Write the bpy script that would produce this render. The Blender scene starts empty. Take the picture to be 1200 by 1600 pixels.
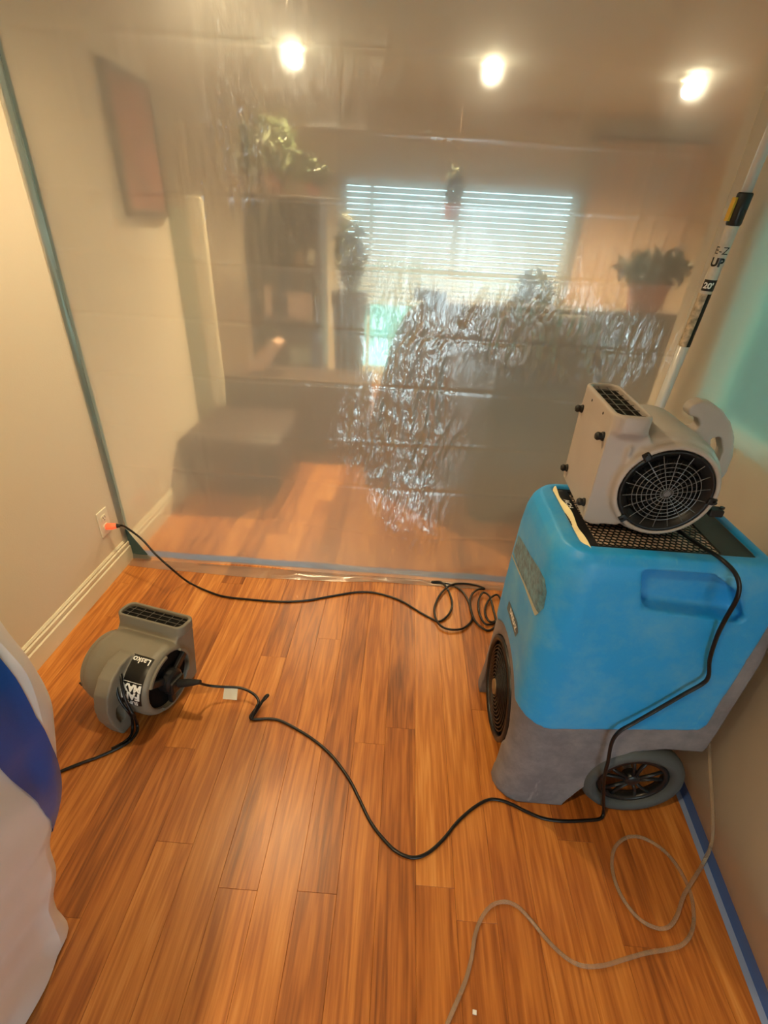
import bpy, bmesh, math, random
import numpy as np
from mathutils import Vector, Matrix
from mathutils.bvhtree import BVHTree

random.seed(7)
rng = np.random.default_rng(11)
C = bpy.context.scene.collection
PI = math.pi

# ------------------------------------------------------------------ camera
H = 1.4
PITCH, YAW, ROLL, FPX = math.radians(30.55), math.radians(1.32), math.radians(3.34), 748.0
Fv = Vector((-math.sin(YAW)*math.cos(PITCH), math.cos(YAW)*math.cos(PITCH), -math.sin(PITCH)))
Rv = Vector((math.cos(YAW), math.sin(YAW), 0)); Uv = Rv.cross(Fv)
R2 = math.cos(ROLL)*Rv + math.sin(ROLL)*Uv
U2 = -math.sin(ROLL)*Rv + math.cos(ROLL)*Uv
cam_d = bpy.data.cameras.new('camera'); cam = bpy.data.objects.new('camera', cam_d); C.objects.link(cam)
M = Matrix.Identity(4)
for i in range(3):
    M[i][0], M[i][1], M[i][2] = R2[i], U2[i], -Fv[i]
M[2][3] = H
cam.matrix_world = M
cam_d.sensor_fit = 'HORIZONTAL'; cam_d.sensor_width = 36; cam_d.lens = FPX/1200*36
cam_d.clip_start = .02
bpy.context.scene.camera = cam

# ------------------------------------------------------------------ light and exposure
sc = bpy.context.scene
sc.view_settings.view_transform = 'Standard'; sc.view_settings.look = 'None'
sc.view_settings.gamma = 1; sc.view_settings.use_curve_mapping = False
sc.view_settings.exposure = 0.36
w = bpy.data.worlds.new('daylight'); sc.world = w; w.use_nodes = True
bg = w.node_tree.nodes['Background']
bg.inputs[0].default_value = (.76, .93, 1.0, 1); bg.inputs[1].default_value = 7.5

WARM = (1.0, .76, .42)
def lamp_light(kind, name, loc, energy, color, size=.05, rot=None, size_y=None, spread=None):
    d = bpy.data.lights.new(name, kind); d.energy = energy; d.color = color
    if kind == 'AREA':
        d.shape = 'RECTANGLE'; d.size = size; d.size_y = size_y or size
        if spread: d.spread = spread
    else:
        d.shadow_soft_size = size
    o = bpy.data.objects.new(name, d); C.objects.link(o); o.location = loc
    if rot: o.rotation_euler = rot
    return o
# daylight is the sky itself coming in through the three windows (portals only steer the sampling)
def portal(name, loc, rot, sx, sy):
    o = lamp_light('AREA', name, loc, 1, (1, 1, 1), sx, rot, sy); o.data.cycles.is_portal = True; return o
portal('rear_window_portal', (1.13, -2.38, .58), (PI/2, 0, 0), 2.1, 1.04)
portal('far_window_portal', (.38, 5.12, .96), (-PI/2, 0, 0), 2.1, 1.7)
portal('side_window_portal', (1.10, 1.13, 1.42), (0, PI/2, 0), .9, .88)

# ------------------------------------------------------------------ helpers
def link(name, mesh, mat=None, parent=None, smooth=None):
    o = bpy.data.objects.new(name, mesh); C.objects.link(o)
    if mat is not None and not mesh.materials: mesh.materials.append(mat)
    if parent is not None: o.parent = parent
    if smooth is not None:
        mesh.polygons.foreach_set('use_smooth', [smooth]*len(mesh.polygons))
    return o
def from_bm(name, bm, mat=None, parent=None, smooth=False, keep=False):
    me = bpy.data.meshes.new(name); bmesh.ops.recalc_face_normals(bm, faces=bm.faces[:])
    bm.to_mesh(me)
    if not keep: bm.free()
    return link(name, me, mat, parent, smooth)
def tag(o, label=None, cat=None, group=None, kind=None):
    if label: o['label'] = label
    if cat: o['category'] = cat
    if group: o['group'] = group
    if kind: o['kind'] = kind
    return o
def thing(name, label, cat, loc=(0,0,0), group=None):
    o = bpy.data.objects.new(name, None); C.objects.link(o); o.location = loc
    o.empty_display_size = .05
    return tag(o, label, cat, group)
def bev_all(bm, off, seg=1, verts=None):
    bmesh.ops.bevel(bm, geom=bm.edges[:], offset=off, segments=seg, affect='EDGES', profile=.5)
def add_box(bm, x0, x1, y0, y1, z0, z1, bev=0, seg=2, M=None):
    b = bmesh.new(); bmesh.ops.create_cube(b, size=1)
    for v in b.verts:
        v.co = Vector(((v.co.x+.5)*(x1-x0)+x0, (v.co.y+.5)*(y1-y0)+y0, (v.co.z+.5)*(z1-z0)+z0))
    if bev: bmesh.ops.bevel(b, geom=b.edges[:], offset=bev, segments=seg, affect='EDGES', profile=.5)
    merge(bm, b, M)
def merge(bm, b, M=None):
    me = bpy.data.meshes.new('tmp'); b.to_mesh(me); b.free()
    if M is not None: me.transform(M)
    bm.from_mesh(me); bpy.data.meshes.remove(me)
def add_prism(bm, pts, lo, hi, axis='x', M=None):
    """closed polygon pts extruded between lo and hi along an axis; pts are the two other coordinates in order"""
    b = bmesh.new()
    def P(a, c, t):
        return {'x': (t, a, c), 'y': (a, t, c), 'z': (a, c, t)}[axis]
    A = [b.verts.new(P(a, c, lo)) for a, c in pts]; B = [b.verts.new(P(a, c, hi)) for a, c in pts]
    n = len(pts)
    b.faces.new(A); b.faces.new(B[::-1])
    for i in range(n): b.faces.new((A[i], A[(i+1) % n], B[(i+1) % n], B[i]))
    bmesh.ops.recalc_face_normals(b, faces=b.faces[:])
    merge(bm, b, M)
def add_cyl(bm, p0, p1, r0, r1=None, seg=24):
    r1 = r0 if r1 is None else r1
    p0, p1 = Vector(p0), Vector(p1); d = (p1-p0)
    q = d.to_track_quat('Z', 'Y').to_matrix().to_4x4()
    b = bmesh.new(); bmesh.ops.create_cone(b, cap_ends=True, segments=seg, radius1=r0, radius2=r1, depth=d.length)
    merge(bm, b, Matrix.Translation((p0+p1)/2) @ q)
def add_torus(bm, M, R, r, seg=40, ring=6):
    b = bmesh.new(); vs = []
    for i in range(seg):
        a = 2*PI*i/seg
        vs.append([b.verts.new(((R+r*math.cos(t))*math.cos(a), (R+r*math.cos(t))*math.sin(a), r*math.sin(t))) for t in [2*PI*j/ring for j in range(ring)]])
    for i in range(seg):
        for j in range(ring):
            b.faces.new((vs[i][j], vs[(i+1) % seg][j], vs[(i+1) % seg][(j+1) % ring], vs[i][(j+1) % ring]))
    merge(bm, b, M)
def add_lathe(bm, prof, M, seg=40, closed=False):
    b = bmesh.new(); rows = []
    for r, h in prof:
        rows.append([b.verts.new((r*math.cos(2*PI*i/seg), r*math.sin(2*PI*i/seg), h)) for i in range(seg)] if r > 1e-6 else [b.verts.new((0, 0, h))])
    pr_ = list(zip(rows, rows[1:])) + ([(rows[-1], rows[0])] if closed else [])
    for A, B in pr_:
        for i in range(seg):
            j = (i+1) % seg
            if len(A) == 1: b.faces.new((A[0], B[j], B[i]))
            elif len(B) == 1: b.faces.new((A[i], A[j], B[0]))
            else: b.faces.new((A[i], A[j], B[j], B[i]))
    merge(bm, b, M)
def catmull(pts, sub=8, closed=False):
    P = [Vector(p) for p in pts]; out = []
    n = len(P)
    for i in range(n-1):
        p0 = P[max(i-1, 0)]; p1 = P[i]; p2 = P[i+1]; p3 = P[min(i+2, n-1)]
        for s in range(sub):
            t = s/sub
            out.append(.5*((2*p1)+(-p0+p2)*t+(2*p0-5*p1+4*p2-p3)*t*t+(-p0+3*p1-3*p2+p3)*t**3))
    out.append(P[-1]); return out
def add_tube(bm, pts, r, seg=8, caps=True):
    b = bmesh.new(); rows = []; n = len(pts)
    up = Vector((0, 0, 1)); prev = None
    for i, p in enumerate(pts):
        t = (pts[min(i+1, n-1)]-pts[max(i-1, 0)]).normalized()
        if prev is None:
            a = t.cross(up) if abs(t.z) < .9 else t.cross(Vector((1, 0, 0)))
        else:
            a = prev-t*prev.dot(t)
        a.normalize(); prev = a; c = t.cross(a)
        rr = r[i] if isinstance(r, (list, tuple)) else r
        rows.append([b.verts.new(p+rr*(a*math.cos(2*PI*k/seg)+c*math.sin(2*PI*k/seg))) for k in range(seg)])
    for A, B in zip(rows, rows[1:]):
        for k in range(seg): b.faces.new((A[k], A[(k+1) % seg], B[(k+1) % seg], B[k]))
    if caps: b.faces.new(rows[0][::-1]); b.faces.new(rows[-1])
    merge(bm, b)
def rrect(x0, x1, y0, y1, r, n=6):
    out = []
    R_ = r if isinstance(r, (list, tuple)) else [r]*4
    for (sx, sy, a0), r in zip(((x1, y1, 0), (x0, y1, PI/2), (x0, y0, PI), (x1, y0, 1.5*PI)), R_):
        cx = sx-r if sx == x1 else sx+r; cy = sy-r if sy == y1 else sy+r
        for i in range(n+1):
            a = a0+PI/2*i/n; out.append((cx+r*math.cos(a), cy+r*math.sin(a)))
    return out
def add_loft(bm, rings):
    b = bmesh.new(); rows = [[b.verts.new(p) for p in ring] for ring in rings]
    for A, B in zip(rows, rows[1:]):
        n = len(A)
        for k in range(n): b.faces.new((A[k], A[(k+1) % n], B[(k+1) % n], B[k]))
    b.faces.new(rows[0][::-1]); b.faces.new(rows[-1])
    bmesh.ops.recalc_face_normals(b, faces=b.faces[:])
    merge(bm, b)
def molded(name, solid, cuts, mat, parent, voxel=.004, smooth=4, inter=None, second=True):
    """moulded plastic: closed solids fused, hollows cut out, every edge softened as a mould leaves it"""
    me = bpy.data.meshes.new(name); solid.to_mesh(me); solid.free()
    o = bpy.data.objects.new(name, me); C.objects.link(o); tmp = [o]
    m = o.modifiers.new('r', 'REMESH'); m.mode = 'VOXEL'; m.voxel_size = voxel
    def parts_of(bmx):          # each closed cutter on its own
        bmesh.ops.recalc_face_normals(bmx, faces=bmx.faces[:]); bmx.verts.ensure_lookup_table(); seen = set(); out = []
        for v in bmx.verts:
            if v in seen: continue
            st = [v]; isl = {v}
            while st:
                for e in st.pop().link_edges:
                    for q in e.verts:
                        if q not in isl: isl.add(q); st.append(q)
            seen |= isl; b = bmesh.new(); mp = {q: b.verts.new(q.co) for q in isl}
            for f in {f for q in isl for f in q.link_faces}: b.faces.new([mp[q] for q in f.verts])
            out.append(b)
        bmx.free(); return out
    jobs = [('DIFFERENCE', c) for c in (parts_of(cuts) if cuts else [])] + ([('INTERSECT', inter)] if inter else [])
    for op, bmx in jobs:
        mm = bpy.data.meshes.new('c'); bmesh.ops.recalc_face_normals(bmx, faces=bmx.faces[:]); bmx.to_mesh(mm); bmx.free()
        co = bpy.data.objects.new('c', mm); C.objects.link(co); tmp.append(co)
        m = o.modifiers.new('b', 'BOOLEAN'); m.operation = op; m.object = co; m.solver = 'EXACT'
    if second:
        m = o.modifiers.new('r2', 'REMESH'); m.mode = 'VOXEL'; m.voxel_size = voxel
    if smooth:
        m = o.modifiers.new('s', 'SMOOTH'); m.factor = .5; m.iterations = smooth
    bpy.context.view_layer.update()
    dg = bpy.context.evaluated_depsgraph_get()
    res = bpy.data.meshes.new_from_object(o.evaluated_get(dg))
    for t in tmp: bpy.data.objects.remove(t)
    res.name = name
    res.materials.clear(); res.materials.append(mat)
    return link(name, res, None, parent, True)
def bvh_of(o):
    b = bmesh.new(); b.from_mesh(o.data); t = BVHTree.FromBMesh(b); b.free(); return t
def text_mesh(s, size, bold=.0):
    cu = bpy.data.curves.new('t', 'FONT'); cu.body = s; cu.size = size; cu.offset = bold
    cu.align_x = 'CENTER'; cu.align_y = 'CENTER'; cu.resolution_u = 3
    o = bpy.data.objects.new('t', cu); C.objects.link(o); bpy.context.view_layer.update()
    me = bpy.data.meshes.new_from_object(o.evaluated_get(bpy.context.evaluated_depsgraph_get()))
    bpy.data.objects.remove(o)
    b = bmesh.new(); b.from_mesh(me); bpy.data.meshes.remove(me)
    bmesh.ops.triangulate(b, faces=b.faces[:])
    for _ in range(2): 
        es = [e for e in b.edges if e.calc_length() > size*.18]
        if es: bmesh.ops.subdivide_edges(b, edges=es, cuts=1)
    bmesh.ops.triangulate(b, faces=b.faces[:])
    return b
def from_px(u, v, **k):
    """where the sight line of photo pixel (u,v) meets a plane of the room"""
    d = Fv*FPX + R2*(u-600) - U2*(v-800); o = Vector((0, 0, H))
    if 'z' in k: t = (k['z']-H)/d.z
    elif 'y' in k: t = k['y']/d.y
    else: t = k['x']/d.x
    return o+d*t

# ------------------------------------------------------------------ materials
MATS = {}
def srgb(r, g, b):
    f = lambda c: ((c/255)/12.92 if c/255 <= .04045 else ((c/255+.055)/1.055)**2.4)
    return (f(r), f(g), f(b), 1)
def mat(name, col, rough=.5, metal=0, bump=0, bscale=60, var=0, vscale=8, spec=.5, coat=0, trans=0, ior=1.45, sss=0, emis=None, estr=0, bdist=.002):
    m = bpy.data.materials.new(name); m.use_nodes = True; nt = m.node_tree; b = nt.nodes['Principled BSDF']
    b.inputs['Base Color'].default_value = col; b.inputs['Roughness'].default_value = rough
    b.inputs['Metallic'].default_value = metal; b.inputs['Specular IOR Level'].default_value = spec
    b.inputs['Coat Weight'].default_value = coat; b.inputs['Transmission Weight'].default_value = trans
    b.inputs['IOR'].default_value = ior
    if emis: b.inputs['Emission Color'].default_value = emis; b.inputs['Emission Strength'].default_value = estr
    tc = nt.nodes.new('ShaderNodeTexCoord')
    if var:
        n = nt.nodes.new('ShaderNodeTexNoise'); n.inputs['Scale'].default_value = vscale; n.inputs['Detail'].default_value = 5
        nt.links.new(tc.outputs['Object'], n.inputs['Vector'])
        mr = nt.nodes.new('ShaderNodeMapRange'); mr.inputs['From Min'].default_value = .3; mr.inputs['From Max'].default_value = .7
        mr.inputs['To Min'].default_value = 1-var; mr.inputs['To Max'].default_value = 1+var
        nt.links.new(n.outputs['Fac'], mr.inputs['Value'])
        mx = nt.nodes.new('ShaderNodeMix'); mx.data_type = 'RGBA'; mx.blend_type = 'MULTIPLY'; mx.inputs['Factor'].default_value = 1
        mx.inputs['A'].default_value = col; nt.links.new(mr.outputs[0], mx.inputs['B'])
        nt.links.new(mx.outputs['Result'], b.inputs['Base Color'])
    if bump:
        n = nt.nodes.new('ShaderNodeTexNoise'); n.inputs['Scale'].default_value = bscale; n.inputs['Detail'].default_value = 4
        nt.links.new(tc.outputs['Object'], n.inputs['Vector'])
        bp = nt.nodes.new('ShaderNodeBump'); bp.inputs['Strength'].default_value = bump; bp.inputs['Distance'].default_value = bdist
        nt.links.new(n.outputs['Fac'], bp.inputs['Height']); nt.links.new(bp.outputs[0], b.inputs['Normal'])
    MATS[name] = m; return m

wall_m = mat('wall_paint', srgb(228, 212, 188), .75, bump=.25, bscale=160)
farwall_m = mat('far_wall_paint', srgb(224, 214, 194), .8)
ceil_m = mat('ceiling_paint', srgb(206, 208, 200), .85, bump=.2, bscale=90)
trim_m = mat('trim_paint', srgb(232, 222, 196), .4)
plate_m = mat('outlet_plastic', srgb(238, 228, 205), .35)
dark_m = mat('dark_slot', srgb(12, 12, 12), .8, spec=.2)
black_m = mat('black_plastic', srgb(24, 24, 26), .38, bump=.1, bscale=200)
blackrub_m = mat('black_rubber', srgb(22, 22, 24), .55)
cord_m = mat('cord_rubber', srgb(14, 14, 16), .33)
grey_m = mat('blower_grey_plastic', srgb(172, 160, 152), .42, bump=.35, bscale=420, var=.05, vscale=9, bdist=.0006)
grey2_m = mat('blower_taupe_plastic', srgb(122, 116, 104), .45, bump=.35, bscale=420, var=.06, vscale=9, bdist=.0006)
thin_m = mat('outlet_wire', srgb(92, 88, 84), .4)
wire_m = mat('guard_wire', srgb(112, 112, 114), .35, metal=.3)
white_m = mat('white_print', srgb(235, 235, 232), .5)
blackprint_m = mat('black_print', srgb(16, 16, 16), .35)
paper_m = mat('cream_paper', srgb(238, 222, 176), .7, var=.06, vscale=40)
filt_m = mat('tan_filter', srgb(222, 196, 176), .8, var=.3, vscale=110)
tire_m = mat('grey_rubber_tyre', srgb(72, 78, 80), .6, bump=.2, bscale=200, var=.1, vscale=12)
hub_m = mat('black_wheel_hub', srgb(26, 27, 30), .35)
alum_m = mat('painted_pole', srgb(214, 212, 210), .3, metal=.2)
yellow_m = mat('yellow_clip', srgb(222, 176, 60), .45)
leaf_m = mat('leaf_green', srgb(52, 60, 38), .5, var=.3, vscale=12)
terra_m = mat('terracotta', srgb(176, 96, 70), .8)
brown_m = mat('brown_leather', srgb(60, 42, 36), .5, bump=.2, bscale=40)
darkwood_m = mat('dark_wood', srgb(74, 58, 48), .5, var=.2, vscale=8)
redpic_m = mat('red_brown_canvas', srgb(158, 84, 62), .7, var=.35, vscale=5)
teal_m = mat('pale_green_panel', srgb(176, 184, 164), .55)
blind_m = mat('blind_slat', srgb(205, 208, 210), .5)
book_m = mat('pinkish_box', srgb(205, 168, 146), .7)
amber_m = mat('amber_jar', srgb(190, 140, 80), .3)
bulb_m = mat('lamp_bulb', (1, .9, .7, 1), .3, emis=(1.0, .88, .62, 1), estr=16)
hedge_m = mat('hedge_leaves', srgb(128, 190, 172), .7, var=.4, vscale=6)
lawn_m = mat('lawn', srgb(186, 204, 190), .9, var=.3, vscale=3)
plug_m = mat('orange_lit_plug', srgb(240, 110, 70), .3, emis=srgb(255, 90, 50), estr=.6)

def shell_mat(name, base, pale, rough):
    m = mat(name, base, rough, bump=.5, bscale=330, bdist=.0005); nt = m.node_tree; b = nt.nodes['Principled BSDF']
    tc = nt.nodes.new('ShaderNodeTexCoord')
    n = nt.nodes.new('ShaderNodeTexNoise'); n.inputs['Scale'].default_value = 7; n.inputs['Detail'].default_value = 7; n.inputs['Roughness'].default_value = .7
    nt.links.new(tc.outputs['Object'], n.inputs['Vector'])
    r = nt.nodes.new('ShaderNodeValToRGB'); r.color_ramp.elements[0].position = .42; r.color_ramp.elements[0].color = base
    r.color_ramp.elements[1].position = .8; r.color_ramp.elements[1].color = pale
    nt.links.new(n.outputs['Fac'], r.inputs[0])
    # short pale scuffs
    mp = nt.nodes.new('ShaderNodeMapping'); mp.inputs['Scale'].default_value = (26, 14, 9); mp.inputs['Rotation'].default_value = (.4, .3, .5)
    v = nt.nodes.new('ShaderNodeTexNoise'); v.inputs['Scale'].default_value = 1.6; v.inputs['Detail'].default_value = 2
    nt.links.new(tc.outputs['Object'], mp.inputs[0]); nt.links.new(mp.outputs[0], v.inputs['Vector'])
    r2 = nt.nodes.new('ShaderNodeValToRGB'); r2.color_ramp.elements[0].position = .70; r2.color_ramp.elements[0].color = (0, 0, 0, 1)
    r2.color_ramp.elements[1].position = .76; r2.color_ramp.elements[1].color = (.55, .55, .55, 1)
    nt.links.new(v.outputs['Fac'], r2.inputs[0])
    mx = nt.nodes.new('ShaderNodeMix'); mx.data_type = 'RGBA'; nt.links.new(r2.outputs[0], mx.inputs['Factor'])
    nt.links.new(r.outputs[0], mx.inputs['A']); mx.inputs['B'].default_value = pale
    nt.links.new(mx.outputs['Result'], b.inputs['Base Color'])
    return m
blue_m = shell_mat('sky_blue_shell', srgb(32, 150, 222), srgb(98, 172, 214), .40)
base_m = shell_mat('grey_base_plastic', srgb(106, 106, 114), srgb(150, 148, 152), .5)

def wood_mat():
    m = bpy.data.materials.new('cherry_laminate'); m.use_nodes = True; nt = m.node_tree; b = nt.nodes['Principled BSDF']; L = nt.links
    tc = nt.nodes.new('ShaderNodeTexCoord'); oi = nt.nodes.new('ShaderNodeObjectInfo')
    sc_ = nt.nodes.new('ShaderNodeVectorMath'); sc_.operation = 'SCALE'; sc_.inputs['Scale'].default_value = 37
    cmb = nt.nodes.new('ShaderNodeCombineXYZ')
    for k in range(3): L.new(oi.outputs['Random'], cmb.inputs[k])
    L.new(cmb.outputs[0], sc_.inputs[0])
    ad = nt.nodes.new('ShaderNodeVectorMath'); L.new(tc.outputs['Object'], ad.inputs[0]); L.new(sc_.outputs[0], ad.inputs[1])
    # cathedral grain
    mp = nt.nodes.new('ShaderNodeMapping'); mp.inputs['Scale'].default_value = (16, 1.1, 1); L.new(ad.outputs[0], mp.inputs[0])
    n1 = nt.nodes.new('ShaderNodeTexNoise'); n1.inputs['Scale'].default_value = 1.0; n1.inputs['Detail'].default_value = 3; L.new(mp.outputs[0], n1.inputs['Vector'])
    mu = nt.nodes.new('ShaderNodeMath'); mu.operation = 'MULTIPLY'; mu.inputs[1].default_value = 46; L.new(n1.outputs['Fac'], mu.inputs[0])
    sn = nt.nodes.new('ShaderNodeMath'); sn.operation = 'SINE'; L.new(mu.outputs[0], sn.inputs[0])
    # fine pores
    mp2 = nt.nodes.new('ShaderNodeMapping'); mp2.inputs['Scale'].default_value = (230, 9, 1); L.new(ad.outputs[0], mp2.inputs[0])
    n2 = nt.nodes.new('ShaderNodeTexNoise'); n2.inputs['Scale'].default_value = 1; n2.inputs['Detail'].default_value = 3; L.new(mp2.outputs[0], n2.inputs['Vector'])
    mp3 = nt.nodes.new('ShaderNodeMapping'); mp3.inputs['Scale'].default_value = (26, 2.4, 1); L.new(ad.outputs[0], mp3.inputs[0])
    n3 = nt.nodes.new('ShaderNodeTexNoise'); n3.inputs['Scale'].default_value = 1; n3.inputs['Detail'].default_value = 2; L.new(mp3.outputs[0], n3.inputs['Vector'])
    def madd(a, k, c):
        q = nt.nodes.new('ShaderNodeMath'); q.operation = 'MULTIPLY_ADD'; L.new(a, q.inputs[0]); q.inputs[1].default_value = k
        if isinstance(c, float): q.inputs[2].default_value = c
        else: L.new(c, q.inputs[2])
        return q.outputs[0]
    s = madd(sn.outputs[0], .10, -.10)
    s = madd(n2.outputs['Fac'], .44, s)
    s = madd(n3.outputs['Fac'], .40, s)
    s = madd(oi.outputs['Random'], .30, s)
    r = nt.nodes.new('ShaderNodeValToRGB'); e = r.color_ramp.elements
    e[0].position = .12; e[0].color = srgb(116, 62, 22); e[1].position = .92; e[1].color = srgb(228, 164, 92)
    k = e.new(.38); k.color = srgb(170, 98, 40); k = e.new(.62); k.color = srgb(200, 126, 56)
    L.new(s, r.inputs[0]); L.new(r.outputs[0], b.inputs['Base Color'])
    b.inputs['Roughness'].default_value = .34; b.inputs['Specular IOR Level'].default_value = .5
    bp = nt.nodes.new('ShaderNodeBump'); bp.inputs['Strength'].default_value = .25; bp.inputs['Distance'].default_value = .0006
    L.new(n2.outputs['Fac'], bp.inputs['Height']); L.new(bp.outputs[0], b.inputs['Normal'])
    return m
wood_m = wood_mat()

def film_mat(name, clear, wide, trans, tint, gloss_rough=.13, gl=1.6, bump=.35):
    """thin polythene: part of the light passes straight, part is scattered forward, part is diffused, the rest mirrors off the skin"""
    m = bpy.data.materials.new(name); m.use_nodes = True; nt = m.node_tree; L = nt.links; nt.nodes.clear()
    out = nt.nodes.new('ShaderNodeOutputMaterial'); tc = nt.nodes.new('ShaderNodeTexCoord')
    n = nt.nodes.new('ShaderNodeTexNoise'); n.inputs['Scale'].default_value = 26; n.inputs['Detail'].default_value = 5; n.inputs['Distortion'].default_value = 1.2
    L.new(tc.outputs['Object'], n.inputs['Vector'])
    bp = nt.nodes.new('ShaderNodeBump'); bp.inputs['Distance'].default_value = .004
    L.new(n.outputs['Fac'], bp.inputs['Height'])
    at = nt.nodes.new('ShaderNodeAttribute'); at.attribute_name = 'crumple'
    rg = nt.nodes.new('ShaderNodeMapRange'); rg.inputs['To Min'].default_value = gloss_rough*2; rg.inputs['To Max'].default_value = gloss_rough*.85; L.new(at.outputs['Fac'], rg.inputs['Value'])
    am = nt.nodes.new('ShaderNodeMath'); am.operation = 'MULTIPLY_ADD'; am.inputs[1].default_value = .9; am.inputs[2].default_value = bump*.5; L.new(at.outputs['Fac'], am.inputs[0]); L.new(am.outputs[0], bp.inputs['Strength'])
    mpg = nt.nodes.new('ShaderNodeMapping'); mpg.inputs['Scale'].default_value = (2.8, 1, .8); mpg.inputs['Rotation'].default_value = (0, .35, 0); L.new(tc.outputs['Object'], mpg.inputs[0]); L.new(mpg.outputs[0], n.inputs['Vector'])
    tr = nt.nodes.new('ShaderNodeBsdfTransparent'); tr.inputs[0].default_value = (*[min(1, c*1.02) for c in tint[:3]], 1)
    r1 = nt.nodes.new('ShaderNodeBsdfRefraction'); r1.inputs['Color'].default_value = tint; r1.inputs['Roughness'].default_value = .75; r1.inputs['IOR'].default_value = 1.03
    r2 = nt.nodes.new('ShaderNodeBsdfRefraction'); r2.inputs['Color'].default_value = tint; r2.inputs['Roughness'].default_value = 1.0; r2.inputs['IOR'].default_value = 1.10
    tl = nt.nodes.new('ShaderNodeBsdfTranslucent'); tl.inputs[0].default_value = tint
    df = nt.nodes.new('ShaderNodeBsdfDiffuse'); df.inputs[0].default_value = (.85, .86, .88, 1)
    gs = nt.nodes.new('ShaderNodeBsdfGlossy'); gs.inputs['Roughness'].default_value = gloss_rough
    L.new(bp.outputs[0], gs.inputs['Normal']); L.new(rg.outputs[0], gs.inputs['Roughness'])
    def mix(f, a, b):
        x = nt.nodes.new('ShaderNodeMixShader')
        if isinstance(f, float): x.inputs[0].default_value = f
        else: L.new(f, x.inputs[0])
        L.new(a.outputs[0], x.inputs[1]); L.new(b.outputs[0], x.inputs[2]); return x
    a = mix(.28, tl, df)
    c = mix(wide, r1, r2)
    d = mix(trans, c, a)
    e = mix(clear, d, tr)
    lw = nt.nodes.new('ShaderNodeLayerWeight'); lw.inputs['Blend'].default_value = .5; L.new(bp.outputs[0], lw.inputs['Normal'])
    pw = nt.nodes.new('ShaderNodeMath'); pw.operation = 'POWER'; pw.inputs[1].default_value = 4.5; L.new(lw.outputs['Facing'], pw.inputs[0])
    mu = nt.nodes.new('ShaderNodeMath'); mu.operation = 'MULTIPLY_ADD'; mu.use_clamp = True; mu.inputs[1].default_value = .8; cg = nt.nodes.new('ShaderNodeMath'); cg.operation = 'MULTIPLY_ADD'; cg.inputs[1].default_value = .16; cg.inputs[2].default_value = .045*gl; L.new(at.outputs['Fac'], cg.inputs[0]); L.new(cg.outputs[0], mu.inputs[2]); L.new(pw.outputs[0], mu.inputs[0])
    f = mix(mu.outputs[0], e, gs)
    L.new(f.outputs[0], out.inputs[0]); return m
film_m = film_mat('back_film', .30, .30, .34, (.965, .975, .95, 1), .11, 3.6)
film_r_m = film_mat('side_film', .10, .75, .50, (.96, .96, .95, 1), .2, 1.6)
hose_m = mat('clear_vinyl', srgb(226, 208, 184), .15, trans=.78, ior=1.2)
cover_m = mat('milky_film_cover', srgb(240, 232, 230), .35, bump=.3, bscale=14, spec=.6)
tape_m = mat('blue_painters_tape', srgb(66, 112, 170), .55, bump=.3, bscale=300, bdist=.0004)
tape_deep_m = mat('deep_blue_tape', srgb(10, 78, 160), .35, bump=.3, bscale=200, bdist=.0004)
tape_fade_m = mat('pale_tape_under_film', srgb(140, 158, 196), .5)

# ------------------------------------------------------------------ value noise for creases
def vnoise(x, y, seed=0):
    xi = np.floor(x).astype(int); yi = np.floor(y).astype(int); fx = x-xi; fy = y-yi
    fx = fx*fx*(3-2*fx); fy = fy*fy*(3-2*fy)
    def h(a, b):
        v = np.sin(a*127.1+b*311.7+seed*74.7)*43758.5453; return v-np.floor(v)
    return (h(xi, yi)*(1-fx)+h(xi+1, yi)*fx)*(1-fy)+(h(xi, yi+1)*(1-fx)+h(xi+1, yi+1)*fx)*fy
def ridged(x, y, seed=0, oct=3):
    s = 0; a = 1; t = 0
    for o in range(oct):
        s = s+a*(1-abs(2*vnoise(x, y, seed+o)-1)); t += a; a *= .5; x = x*2.1+3.3; y = y*2.1+1.7
    return s/t
def blob(x, z, cx, cz, rx, rz, rot=0, soft=.35):
    c, s = math.cos(rot), math.sin(rot); dx = x-cx; dz = z-cz
    u = (dx*c+dz*s)/rx; v = (-dx*s+dz*c)/rz; r = np.sqrt(u*u+v*v)
    k = np.clip((1+soft-r)/(2*soft), 0, 1); return k*k*(3-2*k)
def grid_mesh(name, X, Y, Z, mat_, parent=None):
    nz, nx = X.shape; co = np.stack([X, Y, Z], -1).reshape(-1, 3)
    idx = np.arange(nx*nz).reshape(nz, nx)
    f = np.stack([idx[:-1, :-1], idx[:-1, 1:], idx[1:, 1:], idx[1:, :-1]], -1).reshape(-1, 4)
    me = bpy.data.meshes.new(name); me.vertices.add(len(co)); me.vertices.foreach_set('co', co.ravel())
    me.loops.add(f.size); me.loops.foreach_set('vertex_index', f.ravel())
    me.polygons.add(len(f)); me.polygons.foreach_set('loop_start', np.arange(0, f.size, 4)); me.polygons.foreach_set('loop_total', np.full(len(f), 4))
    me.update(calc_edges=True)
    return link(name, me, mat_, parent, True)

# ------------------------------------------------------------------ structure
XL, XR, YS, ZC, YF, YB = -1.226, .97, 1.795, 2.24, 5.0, -2.3
def struct_box(name, *b, m=None, parent=None, bev=0):
    bm = bmesh.new(); add_box(bm, *b, bev=bev); o = from_bm(name, bm, m, parent)
    if parent is None: o['kind'] = 'structure'
    return o
floor = struct_box('floor', -2.6, 3.6, -2.4, 5.2, -.06, -.006, m=wood_m)
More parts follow.
